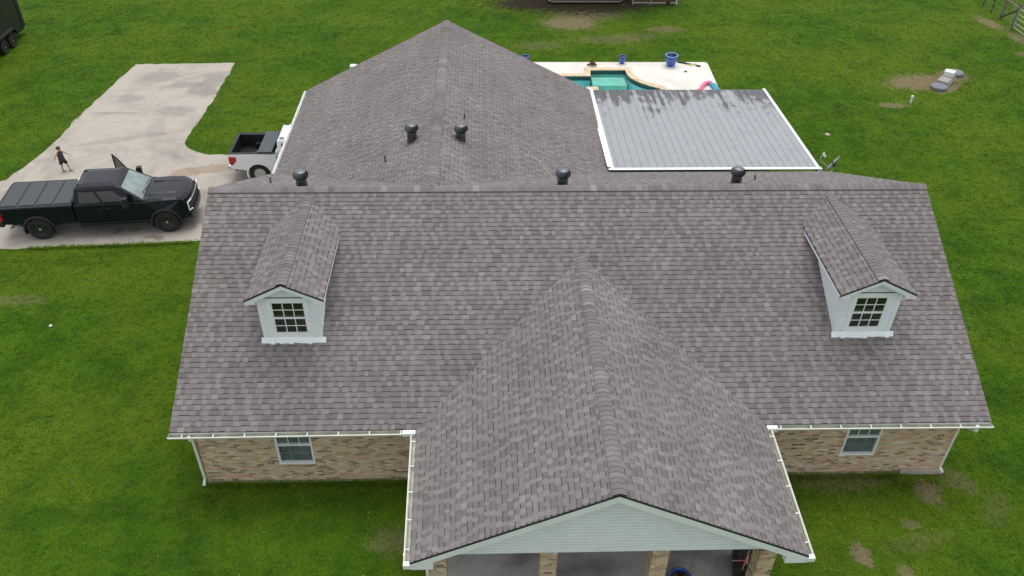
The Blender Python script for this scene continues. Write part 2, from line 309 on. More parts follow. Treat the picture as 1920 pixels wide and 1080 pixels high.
MT = dict(
    shingle=m_shingle(), brick=m_brick(), lawn=m_lawn('lawn'), blade=m_lawn('grass_blade'),
    drive=m_concrete('driveway', (.43, .388, .333), (.205, .19, .178), amt=.72, joints=True,
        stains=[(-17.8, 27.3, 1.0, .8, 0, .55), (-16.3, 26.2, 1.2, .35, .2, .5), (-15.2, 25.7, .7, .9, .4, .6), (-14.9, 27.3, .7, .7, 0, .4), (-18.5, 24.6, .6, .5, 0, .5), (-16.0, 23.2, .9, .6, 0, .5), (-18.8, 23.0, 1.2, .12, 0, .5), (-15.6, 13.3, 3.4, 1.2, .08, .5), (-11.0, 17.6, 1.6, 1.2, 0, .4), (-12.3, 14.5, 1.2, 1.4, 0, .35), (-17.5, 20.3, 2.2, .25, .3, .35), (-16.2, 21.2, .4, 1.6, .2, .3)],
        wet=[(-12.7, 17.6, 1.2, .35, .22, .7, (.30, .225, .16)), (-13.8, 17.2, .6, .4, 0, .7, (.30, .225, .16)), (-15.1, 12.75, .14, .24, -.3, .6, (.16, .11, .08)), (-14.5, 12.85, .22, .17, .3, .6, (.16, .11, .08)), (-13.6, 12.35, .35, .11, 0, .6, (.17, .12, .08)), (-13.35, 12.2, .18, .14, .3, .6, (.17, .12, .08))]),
    deck=m_concrete('deck', (.74, .71, .655), (.52, .49, .44), amt=.45),
    porchfloor=m_concrete('porch_slab', (.43, .42, .41), (.12, .12, .125), amt=.95, stains=[(-.6, -1.5, .7, .5, 0, .6), (1.6, -2.6, .9, .3, .2, .5), (4.3, -1.9, .6, .5, 0, .5)]),
    foundation=m_concrete('foundation', (.42, .38, .33), (.25, .23, .2)),
    metalroof=m_metalroof(), 
    white=plain('white_paint', (.78, .79, .77), .45, var=.04, scale=3),
    flash=plain('white_flashing', (.84, .85, .86), .5, var=.04, scale=2),
    gutin=plain('gutter_inside', (.50, .50, .42), .6, var=.14, scale=3),
    mint=plain('mint_siding', (.76, .81, .835), .6, var=.035, scale=2.5),
    trim=plain('pale_trim', (.80, .85, .86), .5, var=.03, scale=3),
    vinyl=plain('vinyl_frame', (.80, .82, .82), .4, var=.03),
    drip=plain('black_drip_edge', (.012, .013, .014), .6),
    deckwood=plain('roof_deck', (.03, .028, .027), .9),
    soffit=plain('soffit', (.62, .64, .6), .7),
    paneD=m_glass('dormer_glass', (.018, .025, .014), .06, .6), paneW=m_glass('window_screen', (.10, .135, .135), .25, .5),
    blackmetal=plain('black_vent_metal', (.028, .029, .032), .38, .0, .15, 12, spec=.9),
    pipe=plain('vent_pipe', (.11, .11, .11), .7),
    galv=plain('galvanised_pipe', (.45, .47, .48), .45, .3, .1), dish=plain('dish_grey', (.30, .33, .38), .45),
    blackpaint=plain('black_paint', (.007, .009, .017), .2, 0, .1, 2, coat=.08, spec=.38), blacktrim=plain('black_plastic', (.016, .017, .018), .6),
    cover=plain('bed_cover', (.045, .05, .058), .5, var=.05), whitepaint=plain('white_car_paint', (.90, .91, .92), .25, var=.02, scale=2, coat=.5),
    tyre=plain('tyre', (.018, .018, .019), .85), rimb=plain('black_rim', (.035, .036, .038), .25, .4, .05, coat=.3), rims=plain('alloy_rim', (.5, .5, .5), .3, .7),
    glassd=m_glass('tinted_glass', (.008, .010, .010), .04, 1), glassw=m_glass('windscreen', (.20, .26, .26), .08, 1.0), glassg=m_glass('door_glass', (.045, .058, .032), .2, .6),  # windscreen base colour is paled to stand for the sky it reflects
    red=plain('tail_lamp_red', (.42, .012, .018), .2, coat=.5), chrome=plain('chrome', (.75, .75, .75), .18, 1.0, .03), lamp=plain('lamp_white', (.85, .87, .9), .25),
    liner=plain('bed_liner', (.006, .0065, .008), .7), tool=plain('toolbox', (.05, .062, .075), .42), redframe=plain('red_frame', (.70, .24, .19), .45),
    blue=plain('blue_glaze', (.014, .085, .42), .16, 0, .18, 6, coat=.8), bluerim=plain('pale_blue_glaze', (.16, .30, .55), .25), soil=plain('soil', (.17, .075, .05), .95, var=.3), dsoil=plain('dark_soil', (.03, .022, .018), .95, var=.3),
    grille=plain('screened_grille', (.22, .26, .27), .6), headmetal=plain('vent_head_metal', (.15, .16, .18), .35, .3, .1, 12, spec=.8), twig=plain('twig', (.16, .12, .08), .9, var=.2), log=plain('log_bark', (.13, .07, .035), .9, var=.35, scale=20), tealtile=plain('waterline_tile', (.03, .09, .085), .3, var=.35, scale=30),
    basin=plain('pool_plaster', (.46, .82, .84), .7, var=.12, scale=1.2), stepm=plain('pool_step', (.62, .78, .64), .7, var=.1, scale=2), trav=m_travertine(), water=m_water(),
    pink=plain('pink_foam', (.85, .17, .32), .5), cyan=plain('cyan_plastic', (.04, .33, .50), .25, var=.1), dkplas=plain('dark_plastic', (.02, .021, .024), .5, var=.2),
    trailer=plain('trailer_olive', (.018, .020, .014), .5), conc=plain('septic_concrete', (.36, .34, .31), .9, var=.2, scale=6), greyplas=plain('grey_lid', (.17, .19, .215), .6, var=.1), whitebox=plain('white_plastic_box', (.78, .78, .78), .5),
    wood=plain('weathered_wood', (.20, .185, .165), .9, var=.25, scale=14), dwood=plain('dark_wood', (.075, .065, .05), .9, var=.3, scale=12), wire=plain('wire', (.25, .25, .24), .5),
    skin=plain('skin', (.52, .30, .21), .55), hair=plain('hair', (.085, .032, .018), .8, var=.2, scale=40), shirt=plain('navy_cloth', (.045, .047, .06), .9), shorts=plain('black_cloth', (.010, .008, .013), .9), shoe=plain('shoe', (.17, .15, .17), .7), sole=plain('shoe_sole', (.55, .5, .48), .7),
    stone=plain('pale_stone', (.5, .45, .3), .9), leaf=plain('leaf', (.035, .075, .015), .7, var=.3, scale=1), yel=plain('yellow_webbing', (.55, .55, .12), .7), petal=plain('clover_flower', (.5, .55, .42), .8),
)
# ================================================================== geometry constants (metres)
XL, XR, HE, YR, HR, YB = -8.83, 12.13, 2.42, 6.45, 5.645, 12.9
PC, PW, PYF, HP = 1.80, 4.45, -3.87, 4.615
WL, WR_, YF = -8.72, 3.81, 20.28
WC = (WL+WR_)/2; HW = HE+.5*(WR_-WL)/2
SL = math.sqrt(1.25)   # slope length per horizontal metre (6:12)
EXPO = .1435

# ================================================================== ground
def flat(name, poly, z, mat, parent=None, kind='structure', th=0):
    n = len(poly)
    V = [(x, y, z) for x, y in poly]; F = [tuple(range(n))]
    if th:
        V += [(x, y, z-th) for x, y in poly]; F += [(i, i+n, (i+1) % n+n, (i+1) % n) for i in range(n)]
    o = mesh(name, V, F, mat, parent)
    if kind: o['kind'] = kind
    return o
def rough_edge(poly, step=.25, amp=.05, seed=0):
    out = []
    for i, (x0, y0) in enumerate(poly):
        x1, y1 = poly[(i+1) % len(poly)]; L = math.hypot(x1-x0, y1-y0); k = max(1, int(L/step))
        for j in range(k):
            t = j/k; x = x0+(x1-x0)*t; y = y0+(y1-y0)*t
            out.append((x+amp*noise.noise(Vector((x*1.7, y*1.7, seed)))*1.6, y+amp*noise.noise(Vector((x*1.7, y*1.7, seed+9)))*1.6))
    return out
POOL = [(.5, 27.17), (4.73, 27.17), (4.80, 27.94), (6.68, 27.94), (6.70, 27.35), (6.82, 26.95), (7.05, 26.55), (7.35, 26.2), (7.75, 25.88), (8.15, 25.6), (8.5, 25.2), (8.7, 24.5), (8.5, 23.5), (7.6, 22.6), (6, 22.2), (.5, 22.2)]
def offset_poly(poly, d):
    out = []; n = len(poly)
    for i in range(n):
        p = Vector(poly[i]); a = (p-Vector(poly[i-1])).normalized(); b = (Vector(poly[(i+1) % n])-p).normalized()
        na = Vector((-a.y, a.x)); nb = Vector((-b.y, b.x)); q = (na+nb).normalized(); out.append(tuple(p+q*d/max(.5, q.dot(na))))
    return out
DRIVE = [(-40, 11.4), (-19.05, 11.56), (-14, 11.85), (-11.84, 12.08), (-9.2, 12.15), (-9.2, 18.75), (-12.31, 18.79), (-13.1, 18.85), (-13.88, 19.15), (-14.3, 19.5), (-14.53, 19.96), (-14.6, 20.64), (-14.5, 22), (-14.41, 24.02), (-14.38, 27), (-14.39, 29.12), (-17, 29.05), (-19.64, 28.91), (-19.9, 27), (-20.07, 24.97), (-20.35, 22), (-20.4, 20.2), (-20.65, 18.6), (-20.3, 17.2), (-21.1, 16.7), (-22.5, 16.1), (-40, 15.2)]
DRIVE = [p for p in DRIVE if p != (-20.3, 17.2)]
DECK = [(-1, 20.2), (11.1, 20.2), (11.2, 23.5), (11.25, 25.7), (11.35, 28.8), (11.32, 29.0), (11.22, 29.08), (2.2, 29.1), (-1, 29.1)]
# the lawn is one sheet with the pool's opening left in it
hole = offset_poly(POOL, .02)
def ground_sheet():
    import bmesh
    bm = bmesh.new()
    out = [(-260, -140), (260, -140), (260, 380), (-260, 380)]
    vs = [bm.verts.new((x, y, 0)) for x, y in out]; es = [bm.edges.new((vs[i], vs[(i+1) % 4])) for i in range(4)]
    hv = [bm.verts.new((x, y, 0)) for x, y in hole]; es += [bm.edges.new((hv[i], hv[(i+1) % len(hv)])) for i in range(len(hv))]
    bmesh.ops.triangle_fill(bm, use_beauty=True, use_dissolve=False, edges=es)
    bmesh.ops.recalc_face_normals(bm, faces=bm.faces)
    me = bpy.data.meshes.new('lawn'); bm.to_mesh(me); bm.free()
    if me.polygons[0].normal.z < 0: me.flip_normals()
    me.materials.append(MT['lawn']); o = bpy.data.objects.new('lawn', me); C.objects.link(o); o['kind'] = 'structure'
ground_sheet()
flat('driveway', rough_edge(DRIVE, .2, .06, 3), .012, MT['drive'])
def ring_deck():
    import bmesh
    bm = bmesh.new(); es = []
    for poly in (DECK, offset_poly(POOL, .02)):
        v = [bm.verts.new((x, y, .05)) for x, y in poly]; es += [bm.edges.new((v[i], v[(i+1) % len(v)])) for i in range(len(v))]
    bmesh.ops.triangle_fill(bm, use_beauty=True, use_dissolve=False, edges=es)
    bmesh.ops.recalc_face_normals(bm, faces=bm.faces)
    me = bpy.data.meshes.new('pool_deck'); bm.to_mesh(me); bm.free()
    if me.polygons[0].normal.z < 0: me.flip_normals()
    me.materials.append(MT['deck']); o = bpy.data.objects.new('pool_deck', me); C.objects.link(o); o['kind'] = 'structure'
    n = len(DECK); return o
ring_deck()
_V = [(x, y, .0499) for x, y in DECK]+[(x, y, -.05) for x, y in DECK]; n_ = len(DECK)
o = mesh('deck_edge', _V, [(i, i+n_, (i+1) % n_+n_, (i+1) % n_) for i in range(n_)], MT['deck']); o['kind'] = 'structure'
# small joint line + debris on the deck is part of the slab's own mesh
# ---- pool
pool = tag(empty('swimming_pool', (4.6, 25, 0)), 'turquoise swimming pool with curved travertine edge beyond the metal roof', 'swimming pool')
n = len(POOL)
V = [(x, y, -.02) for x, y in POOL]+[(x, y, -.95) for x, y in POOL]
mesh('basin', V, [(i, (i+1) % n, (i+1) % n+n, i+n) for i in range(n)]+[tuple(range(n, 2*n))], MT['basin'], pool, world_parent=True)
ins = offset_poly(POOL, -.012)   # tiles sit just proud of the basin wall
V = [(x, y, .05) for x, y in ins]+[(x, y, -.18) for x, y in ins]
mesh('waterline_tile', V, [(i, (i+1) % n, (i+1) % n+n, i+n) for i in range(n)], MT['tealtile'], pool, world_parent=True)
oc = offset_poly(POOL, .34); V = [(x, y, z) for z in (.085, .02) for P_ in (POOL, oc) for x, y in P_]
F = []
for i in range(n):
    j = (i+1) % n; F += [(i, j, n+j, n+i), (n+i, n+j, 3*n+j, 3*n+i), (i, 2*n+i, 2*n+j, j)]
mesh('coping', V, F, MT['trav'], pool, world_parent=True, bevel=.012)
b = MB().box(4.84, 26.75, -.93, 6.66, 27.90, -.28); b.build('step', MT['stepm'], pool, world_parent=True, bevel=.03)
b = MB().box(4.4, 25.3, -.93, 5.0, 26.0, .02); b.build('stone_seat', MT['trav'], pool, world_parent=True, bevel=.04)
wp = offset_poly(POOL, -.014)[::-1]
mesh('water', [(x, y, -.045) for x, y in wp], [tuple(range(n))], MT['water'], pool, world_parent=True)

# ================================================================== HOUSE
house = tag(empty('ranch_house', (1.65, 6.45, 0)), 'single storey brick house with grey shingle roofs, two dormers and a gabled porch', 'house')
def H(name, V, F, mat, parent=None, **k):
    if parent is None or parent is house: return mesh(name, V, F, mat, house, world_parent=True, **k)
    o = mesh(name, V, F, mat, parent, **k)
    return o
def HB(b, name, mat, parent=None, **k):
    if parent is None: return b.build(name, mat, house, world_parent=True, **k)
    return b.build(name, mat, parent, **k)

def shingles(O, U, Vd, width, length, seed, skip=None):
    "laminated shingle courses as real overlapping tabs; returns V,F,tone"
    r = random.Random(seed); N = U.cross(Vd).normalized()
    V = []; F = []; T = []
    rows = int(math.ceil(length/EXPO)); phase = 0
    for i in range(rows):
        v0 = i*EXPO; v1 = min(length, v0+EXPO)
        u = -r.random()*.3; dragon = r.random() < .5
        rowt = r.gauss(0, .035)
        while u < width:
            wd = r.choice((.09, .12, .14, .16, .19)) if dragon else r.choice((.10, .14, .18, .24, .30))
            a, b_ = max(0, u), min(width, u+wd); u += wd
            if b_-a > .004:
                um = (a+b_)/2
                if not (skip and skip(um, (v0+v1)/2)):
                    h = .013 if dragon else .008
                    if dragon: t = .66+r.gauss(0, .075)
                    else: t = .34+r.gauss(0, .08)
                    if r.random() < .16: t = .52+r.gauss(0, .08)
                    patch = noise.noise(Vector((um*.9+seed*7, v0*.9, 0)))*.12
                    t = max(.12, min(.86, t+rowt+patch))
                    jit = r.uniform(-.004, .004)
                    p = [O+U*a+Vd*(v0+jit)+N*h, O+U*b_+Vd*(v0+jit)+N*h, O+U*b_+Vd*v1+N*.002, O+U*a+Vd*v1+N*.002,
                         O+U*a+Vd*(v0+jit)-N*.004, O+U*b_+Vd*(v0+jit)-N*.004]
                    k = len(V); V += p
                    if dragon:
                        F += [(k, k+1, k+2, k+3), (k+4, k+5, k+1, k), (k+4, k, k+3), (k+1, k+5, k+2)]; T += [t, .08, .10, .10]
                    else:   # a dark band at the lower edge paints the shadow between the raised tabs
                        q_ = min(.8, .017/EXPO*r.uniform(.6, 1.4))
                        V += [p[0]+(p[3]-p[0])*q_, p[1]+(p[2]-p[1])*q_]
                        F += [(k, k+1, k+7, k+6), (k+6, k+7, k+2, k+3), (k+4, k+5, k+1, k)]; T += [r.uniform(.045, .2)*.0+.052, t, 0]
            dragon = not dragon
    return V, F, T
def roof_plane(name, O, U, Vd, width, length, seed, parent, th=.035, skip=None):
    V, F, T = shingles(O, U, Vd, width, length, seed, skip)
    N = U.cross(Vd).normalized(); k = len(V)
    c = [O, O+U*width, O+U*width+Vd*length, O+Vd*length]
    V += [p-N*.003 for p in c]+[p-N*th for p in c]
    F += [(k, k+1, k+2, k+3), (k+7, k+6, k+5, k+4), (k, k+4, k+5, k+1), (k+1, k+5, k+6, k+2), (k+3, k+7, k+4, k)]; T += [0]*5
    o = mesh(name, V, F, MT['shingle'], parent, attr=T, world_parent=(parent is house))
    return o
def ridge_cap(name, A, B, parent, seed, step=.15, half=.155, slope=.5, lift=.018, wp=True):
    "bent cap shingles overlapping from A to B"
    r = random.Random(seed); A = Vector(A); B = Vector(B); D = B-A; L = D.length; D.normalize(); S = Vector((-D.y, D.x, 0)).normalized()
    V = []; F = []; T = []; x = 0
    tprev = .5
    while x < L-.01:
        x1 = min(L, x+step); t = max(.12, min(.9, .50+r.gauss(0, .17)))
        if r.random() < .25: t = max(.12, min(1, .55+r.gauss(0, .30)))
        tprev = .5*tprev+.5*t; t = tprev if r.random() < .5 else t
        k = len(V); ks = 5
        for e, (xx, hz) in enumerate(((x, lift+.010), (x1+.0, lift))):
            for j in range(ks):
                q = -1+2*j/(ks-1); s_ = q*half; dz = -abs(s_)*slope+(.028*(1-abs(q)**1.0) if False else 0)
                dz = -slope*(math.sqrt(s_*s_+.0016)-.04)
                V.append(A+D*xx+S*s_+Vector((0, 0, dz+hz)))
        for j in range(ks): 
            V.append(V[k+j]-Vector((0, 0, .012)))
        for j in range(ks-1):
            F.append((k+j, k+ks+j, k+ks+j+1, k+j+1)); T.append(t)
            F.append((k+2*ks+j, k+j, k+j+1, k+2*ks+j+1)); T.append(.14)
        # long edges
        for j in (0, ks-1):
            V.append(V[k+ks+j]-Vector((0, 0, .03))); V.append(V[k+j]-Vector((0, 0, .03)))
            F.append((k+j, k+ks+j, len(V)-2, len(V)-1)); T.append(.15)
        x += step
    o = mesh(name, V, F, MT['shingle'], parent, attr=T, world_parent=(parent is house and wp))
    if parent is not house and parent is not None: pass
    return o
def HS(b, name, mat, **k):
    "every solid added to the builder becomes a part of its own"
    comp = list(range(len(b.V)))
    def find(i):
        while comp[i] != i: comp[i] = comp[comp[i]]; i = comp[i]
        return i
    for f in b.F:
        for q in f[1:]: comp[find(q)] = find(f[0])
    groups = {}
    for fi, f in enumerate(b.F): groups.setdefault(find(f[0]), []).append(fi)
    for g in groups.values():
        idx = {}; V = []; F = []
        for fi in g:
            F.append(tuple(idx.setdefault(v, len(idx)) for v in b.F[fi]))
        V = [None]*len(idx)
        for v, i in idx.items(): V[i] = b.V[v]
        mesh(name, V, F, mat, house, world_parent=True, **k)
UX, UY = Vector((1, 0, 0)), Vector((0, 1, 0))
vf = Vector((0, 1, .5)).normalized(); vb = Vector((0, -1, .5)).normalized(); ve = Vector((1, 0, .5)).normalized(); vw = Vector((-1, 0, .5)).normalized()
def under_porch(u, v):
    x = XL+u; y = v/SL; return abs(x-PC) < PW-2*y-.5
def in_dormer(u, v):
    x = XL+u; y = v/SL; z = HE+.5*y
    for cx in (-5.96, 9.22):
        if abs(x-cx) < .6 and 2.5 < y < 5: return True
    return False
def in_house(o):   # world-built child of another part
    return o
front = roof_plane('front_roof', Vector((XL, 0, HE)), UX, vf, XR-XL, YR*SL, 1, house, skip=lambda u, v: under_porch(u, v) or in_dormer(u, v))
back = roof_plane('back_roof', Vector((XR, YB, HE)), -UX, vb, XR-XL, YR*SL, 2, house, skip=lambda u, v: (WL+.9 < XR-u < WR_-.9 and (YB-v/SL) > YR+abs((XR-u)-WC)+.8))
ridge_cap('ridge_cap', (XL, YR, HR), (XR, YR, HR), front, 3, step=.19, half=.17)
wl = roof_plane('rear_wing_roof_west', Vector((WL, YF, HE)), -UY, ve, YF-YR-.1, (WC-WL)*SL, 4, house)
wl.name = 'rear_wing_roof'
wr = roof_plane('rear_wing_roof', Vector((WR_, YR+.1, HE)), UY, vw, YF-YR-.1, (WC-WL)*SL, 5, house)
ridge_cap('ridge_cap', (WC, YR+.25, HW), (WC, YF, HW), wl, 6, step=.17, half=.17)
PT = .09   # the porch narrows very slightly towards its front
L_ = (HP-HE)/.5-PYF
def porch_plane(sgn, seed):
    V, F, T = shingles(Vector((0, 0, 0)), UX, UY, L_, PW*SL, seed)
    # map (u along eave, v up slope, n) to world
    out = []
    def mp(u, v, nn):
        h = v/SL                                     # horizontal run from eave
        y = PYF+u if sgn < 0 else PYF+u
        tp = PT*max(0, min(1, (0-y)/(0-PYF)))*(1-h/PW)
        x = PC+sgn*(PW-h-tp)
        nx, nz = sgn*.4472, .8944
        return (x+nx*nn, y, HE+(HP-HE)*h/PW+nz*nn)
    W = [mp(v[0], v[1], v[2]) for v in V]
    k = len(W)
    for nn in (-.014, -.045):
        W += [mp(0, 0, nn), mp(-PYF, 0, nn), mp(L_, 0, nn), mp(L_, PW*SL, nn), mp(0, PW*SL, nn)]
    F2 = [(k, k+1, k+2, k+3, k+4), (k+9, k+8, k+7, k+6, k+5)]+[(k+i, k+5+i, k+5+(i+1) % 5, k+(i+1) % 5) for i in range(5)]
    F = F+F2; T = T+[0]*len(F2)
    if sgn < 0: F = [f[::-1] for f in F]
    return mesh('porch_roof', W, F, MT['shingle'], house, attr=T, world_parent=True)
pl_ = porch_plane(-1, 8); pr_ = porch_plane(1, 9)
ridge_cap('ridge_cap', (PC, PYF, HP), (PC, (HP-HE)/.5+.1, HP), pl_, 10, step=.145, half=.15)

# ---- walls
WT = 2.28
wx0, wx1, wy0 = XL+.38, XR-.42, .40
b = MB()
b.box(wx0, wy0, .0, PC-PW+.55, wy0+.2, WT); 
def wall_open(b, x0, x1, y0, y1, z0, z1, ops):
    "wall along x with rectangular openings (xa, xb, za, zb)"
    xs = x0
    for (xa, xb, za, zb) in sorted(ops):
        b.box(xs, y0, z0, xa, y1, z1); b.box(xa, y0, z0, xb, y1, za); b.box(xa, y0, zb, xb, y1, z1); xs = xb
    b.box(xs, y0, z0, x1, y1, z1)
b = MB()
WIN = [(-6.42, -5.47, .72, 2.14), (8.72, 9.66, .74, 2.14)]
wall_open(b, wx0, wx1, wy0, wy0+.18, -.1, WT, WIN+[(-.9, -.1, .15, 1.95), (1.3, 2.3, .12, 2.1), (3.6, 4.6, .6, 1.95)])
b.box(wx0, wy0+.18, -.1, wx0+.18, YB-.4, WT); b.box(wx1-.18, wy0+.18, -.1, wx1, YB-.4, WT)
wall_open(b, wx0+.18, wx1-.18, YB-.58, YB-.4, -.1, WT, [(4.6, 7.0, .1, 2.1)])
# rear wing: west side is an open carport bay
b.box(wx0, YB-.4, -.1, wx0+.18, YB+.2, WT); b.box(wx0, 19.3, -.1, wx0+.18, YF-.4, WT)
b.box(wx0, YF-.58, -.1, WR_-.4, YF-.4, WT); b.box(WR_-.58, YB-.4, -.1, WR_-.4, YF-.58, WT); b.box(-3.0, YB-.4, -.1, -2.85, YF-.58, WT)
HB(b, 'brick_wall', MT['brick'])
# gable ends (siding) closing the attic
b = MB()
for x in (wx0, wx1-.15): b.extr([(wy0, WT), (YB-.4, WT), (YR, WT+(YR-wy0)*.5)], x+.002, x+.148, 'x')
b.extr([(WL+.4, WT), (WR_-.4, WT), (WC, WT+(WC-WL-.4)*.5)], YF-.55, YF-.40, 'y')
HS(b, 'gable_wall', MT['mint'])
HS(MB().box(XL+.02, .02, HE-.16, XR-.02, YB-.02, HE-.13).box(WL+.02, YB-.02, HE-.16, WR_-.02, YF-.02, HE-.13), 'soffit', MT['soffit'])
b = MB().box(wx1-1.15, wy0-.10, -.1, wx1+.06, wy0+.0, .16).box(wx0-.02, wy0-.05, -.1, wx1-1.15, wy0, .05)
HS(b, 'foundation', MT['foundation'], bevel=.01)
HB(MB().box(wx0+.18, YB+.2, -.05, -3.0, YF-.58, .03), 'carport_floor', MT['drive'])
# ---- fascia + rake boards + black drip edges
b = MB()
for x0, x1 in ((XL, PC-PW), (PC+PW, XR)): b.box(x0+.0, .0, HE-.19, x1, .022, HE-.035)
b.box(XL, YB-.022, HE-.19, WL+.1, YB, HE-.035); b.box(WR_, YB-.022, HE-.19, XR, YB, HE-.035)
b.box(WL, YB+.0, HE-.19, WL+.022, YF, HE-.035); b.box(WR_-.022, YB, HE-.19, WR_, YF, HE-.035)
HS(b, 'fascia', MT['trim'])
def rake(b, x, y0, z0, y1, z1, w_=.025, d=.17, off=.04):
    b.extr([(y0, z0-off), (y1, z1-off), (y1, z1-off-d), (y0, z0-off-d)], x, x+w_, 'x')
b = MB()
for x in (XL, XR-.025):
    rake(b, x, 0, HE, YR, HR); rake(b, x, YR, HR, YB, HE)
HS(b, 'rake_board', MT['trim'])
def xz_board(b, xa, za, xb, zb, y0, y1, off, d, mi=0):
    b.extr([(xa, za-off), (xb, zb-off), (xb, zb-off-d), (xa, za-off-d)], y0, y1, 'y', mi)
b = MB()
pe = PW-PT
xz_board(b, PC-pe, HE, PC, HP, PYF-.012, PYF+.03, .045, .20); xz_board(b, PC, HP, PC+pe, HE, PYF-.012, PYF+.03, .045, .20)
# boxed eave returns
for s in (-1, 1):
    xa = PC+s*pe; xb = PC+s*(pe-.50)
    b.extr([(xa, HE-.24), (xa, HE-.07), (xb, HE+.13), (xb, HE-.24)], PYF-.016, PYF+.36, 'y')
HS(b, 'rake_board', MT['trim'])
b = MB()
xz_board(b, PC-pe, HE, PC, HP, PYF-.022, PYF+.03, -.004, .047); xz_board(b, PC, HP, PC+pe, HE, PYF-.022, PYF+.03, -.004, .047)
HS(b, 'drip_edge', MT['drip'])
# ---- porch gable siding (lapped boards), soffit, beam, columns, slab
GY_ = PYF+.36
def lap(b, xa_fn, z0, z1, y, step, outward=-1, th=.018, mi=0):
    z = z0
    while z < z1-.002:
        zt = min(z+step, z1)
        (a0, b0), (a1, b1) = xa_fn(z), xa_fn(zt)
        yo = y+outward*th
        zc = max(z+.01, zt-.030); q = (zc-z)/(zt-z); ac, bc = a0+(a1-a0)*q, b0+(b1-b0)*q
        V = [(a0, yo, z), (b0, yo, z), (bc, yo, zc), (ac, yo, zc), (b1, y, zt), (a1, y, zt), (a0, y, z), (b0, y, z)]
        b.add(V, [(0, 1, 2, 3), (3, 2, 4, 5), (6, 7, 1, 0)], mi); z = zt
b = MB()
gb = 2.24
def gx(z):
    hw = max(.01, (HP-.12-z)*2); hw = min(hw, PW-.45); return (PC-hw, PC+hw)
lap(b, gx, gb, HP-.14, GY_-.012, .105, th=.014)
b.extr([(PC-PW+.46, gb), (PC+PW-.46, gb), (PC+PW-.46, HE+.02), (PC, HP-.22), (PC-PW+.46, HE+.02)], GY_+.002, GY_+.05, 'y')
HB(b, 'gable_siding', MT['mint'])
b = MB().box(PC-PW+.42, GY_-.03, gb-.02, PC+PW-.42, GY_+.33, gb+.03); b.box(PC-PW+.42, GY_+.3, gb-.02, PC-PW+.75, .38, gb+.02); b.box(PC+PW-.75, GY_+.3, gb-.02, PC+PW-.42, .38, gb+.02)
b.box(PC-PW+.75, GY_+.33, gb+.0, PC+PW-.75, .38, gb+.015)
HB(b, 'porch_ceiling', MT['trim'])
b = MB()
for s in (-1, 1): b.box(PC+s*(PW-.25)-.22, PYF+.36, HE-.18, PC+s*(PW-.25)+.18, 0, HE-.15)
HS(b, 'porch_soffit', MT['soffit'])
for i, x in enumerate((-2.0, .49, 3.01, 5.46)):
    b = MB(); b.box(x-.19, GY_-.0, .1, x+.19, GY_+.38, gb-.025)
    if i in (1, 2):
        # cored bricks show at the head of the pier
        for q in range(4): b.box(x-.125+q*.06, GY_-.003, gb-.075, x-.09+q*.06, GY_+.01, gb-.04, 1)
    HB(b, 'porch_column', [MT['brick'], MT['drip']], bevel=.004)
fl = HB(MB().box(PC-PW+.32, PYF+.15, -.1, PC+PW-.62, .395, .12), 'porch_floor', MT['porchfloor'], bevel=.01)
# ---- gutters
def gutter(A, B, outward, inner=MT['gutin']):
    "K-style open trough from A to B hung just outside the eave, with straps and end caps"
    A = Vector(A); B = Vector(B); D = (B-A); L = D.length; D.normalize(); O = Vector(outward)
    prof = [(0, -.005), (.004, -.10), (.07, -.115), (.10, -.085), (.115, -.02), (.145, -.012), (.145, .0)]
    inn_ = [(.128, .0), (.128, -.008), (.100, -.014), (.086, -.078), (.066, -.10), (.012, -.088), (.012, -.005)]
    pts = prof+inn_; n = len(pts); V = []; F = []; M = []
    for P_ in (A, B):
        for (o_, z) in pts: V.append(P_+O*o_+Vector((0, 0, z)))
    for i in range(n):
        j = (i+1) % n; F.append((i, j, n+j, n+i)); M.append(1 if i >= len(prof)+1 else 0)
    k = len(V)
    for e in (0, n): F.append(tuple(e+i for i in range(len(prof)))); M.append(0)
    g = mesh('gutter', V, F, None, house, mats=[MT['white'], inner], fm=M, world_parent=True)
    s = .35
    while s < L-.1:
        b = MB()
        p = A+D*s; T = Matrix.Translation(p) @ Matrix((D, O, Vector((0, 0, 1)))).transposed().to_4x4()
        b.box(-.014, 0, -.006, .014, .14, .004, T=T); s += .78
        b.build('strap', MT['white'], g)
    return g
gutter((XL-.03, -.002, HE-.055), (PC-PW-.03, -.002, HE-.02), (0, -1, 0))
gutter((PC+PW+.03, -.002, HE-.02), (XR+.03, -.002, HE-.055), (0, -1, 0))
gutter((PC-PW-.002, -.02, HE-.03), (PC-PW+PT-.002, PYF-.02, HE-.06), (-1, 0, 0))
gutter((PC+PW+.002, -.02, HE-.03), (PC+PW-PT+.002, PYF-.02, HE-.06), (1, 0, 0))
gutter((WL-.002, YB-.1, HE-.05), (WL-.002, YF+.03, HE-.05), (-1, 0, 0), MT['white'])
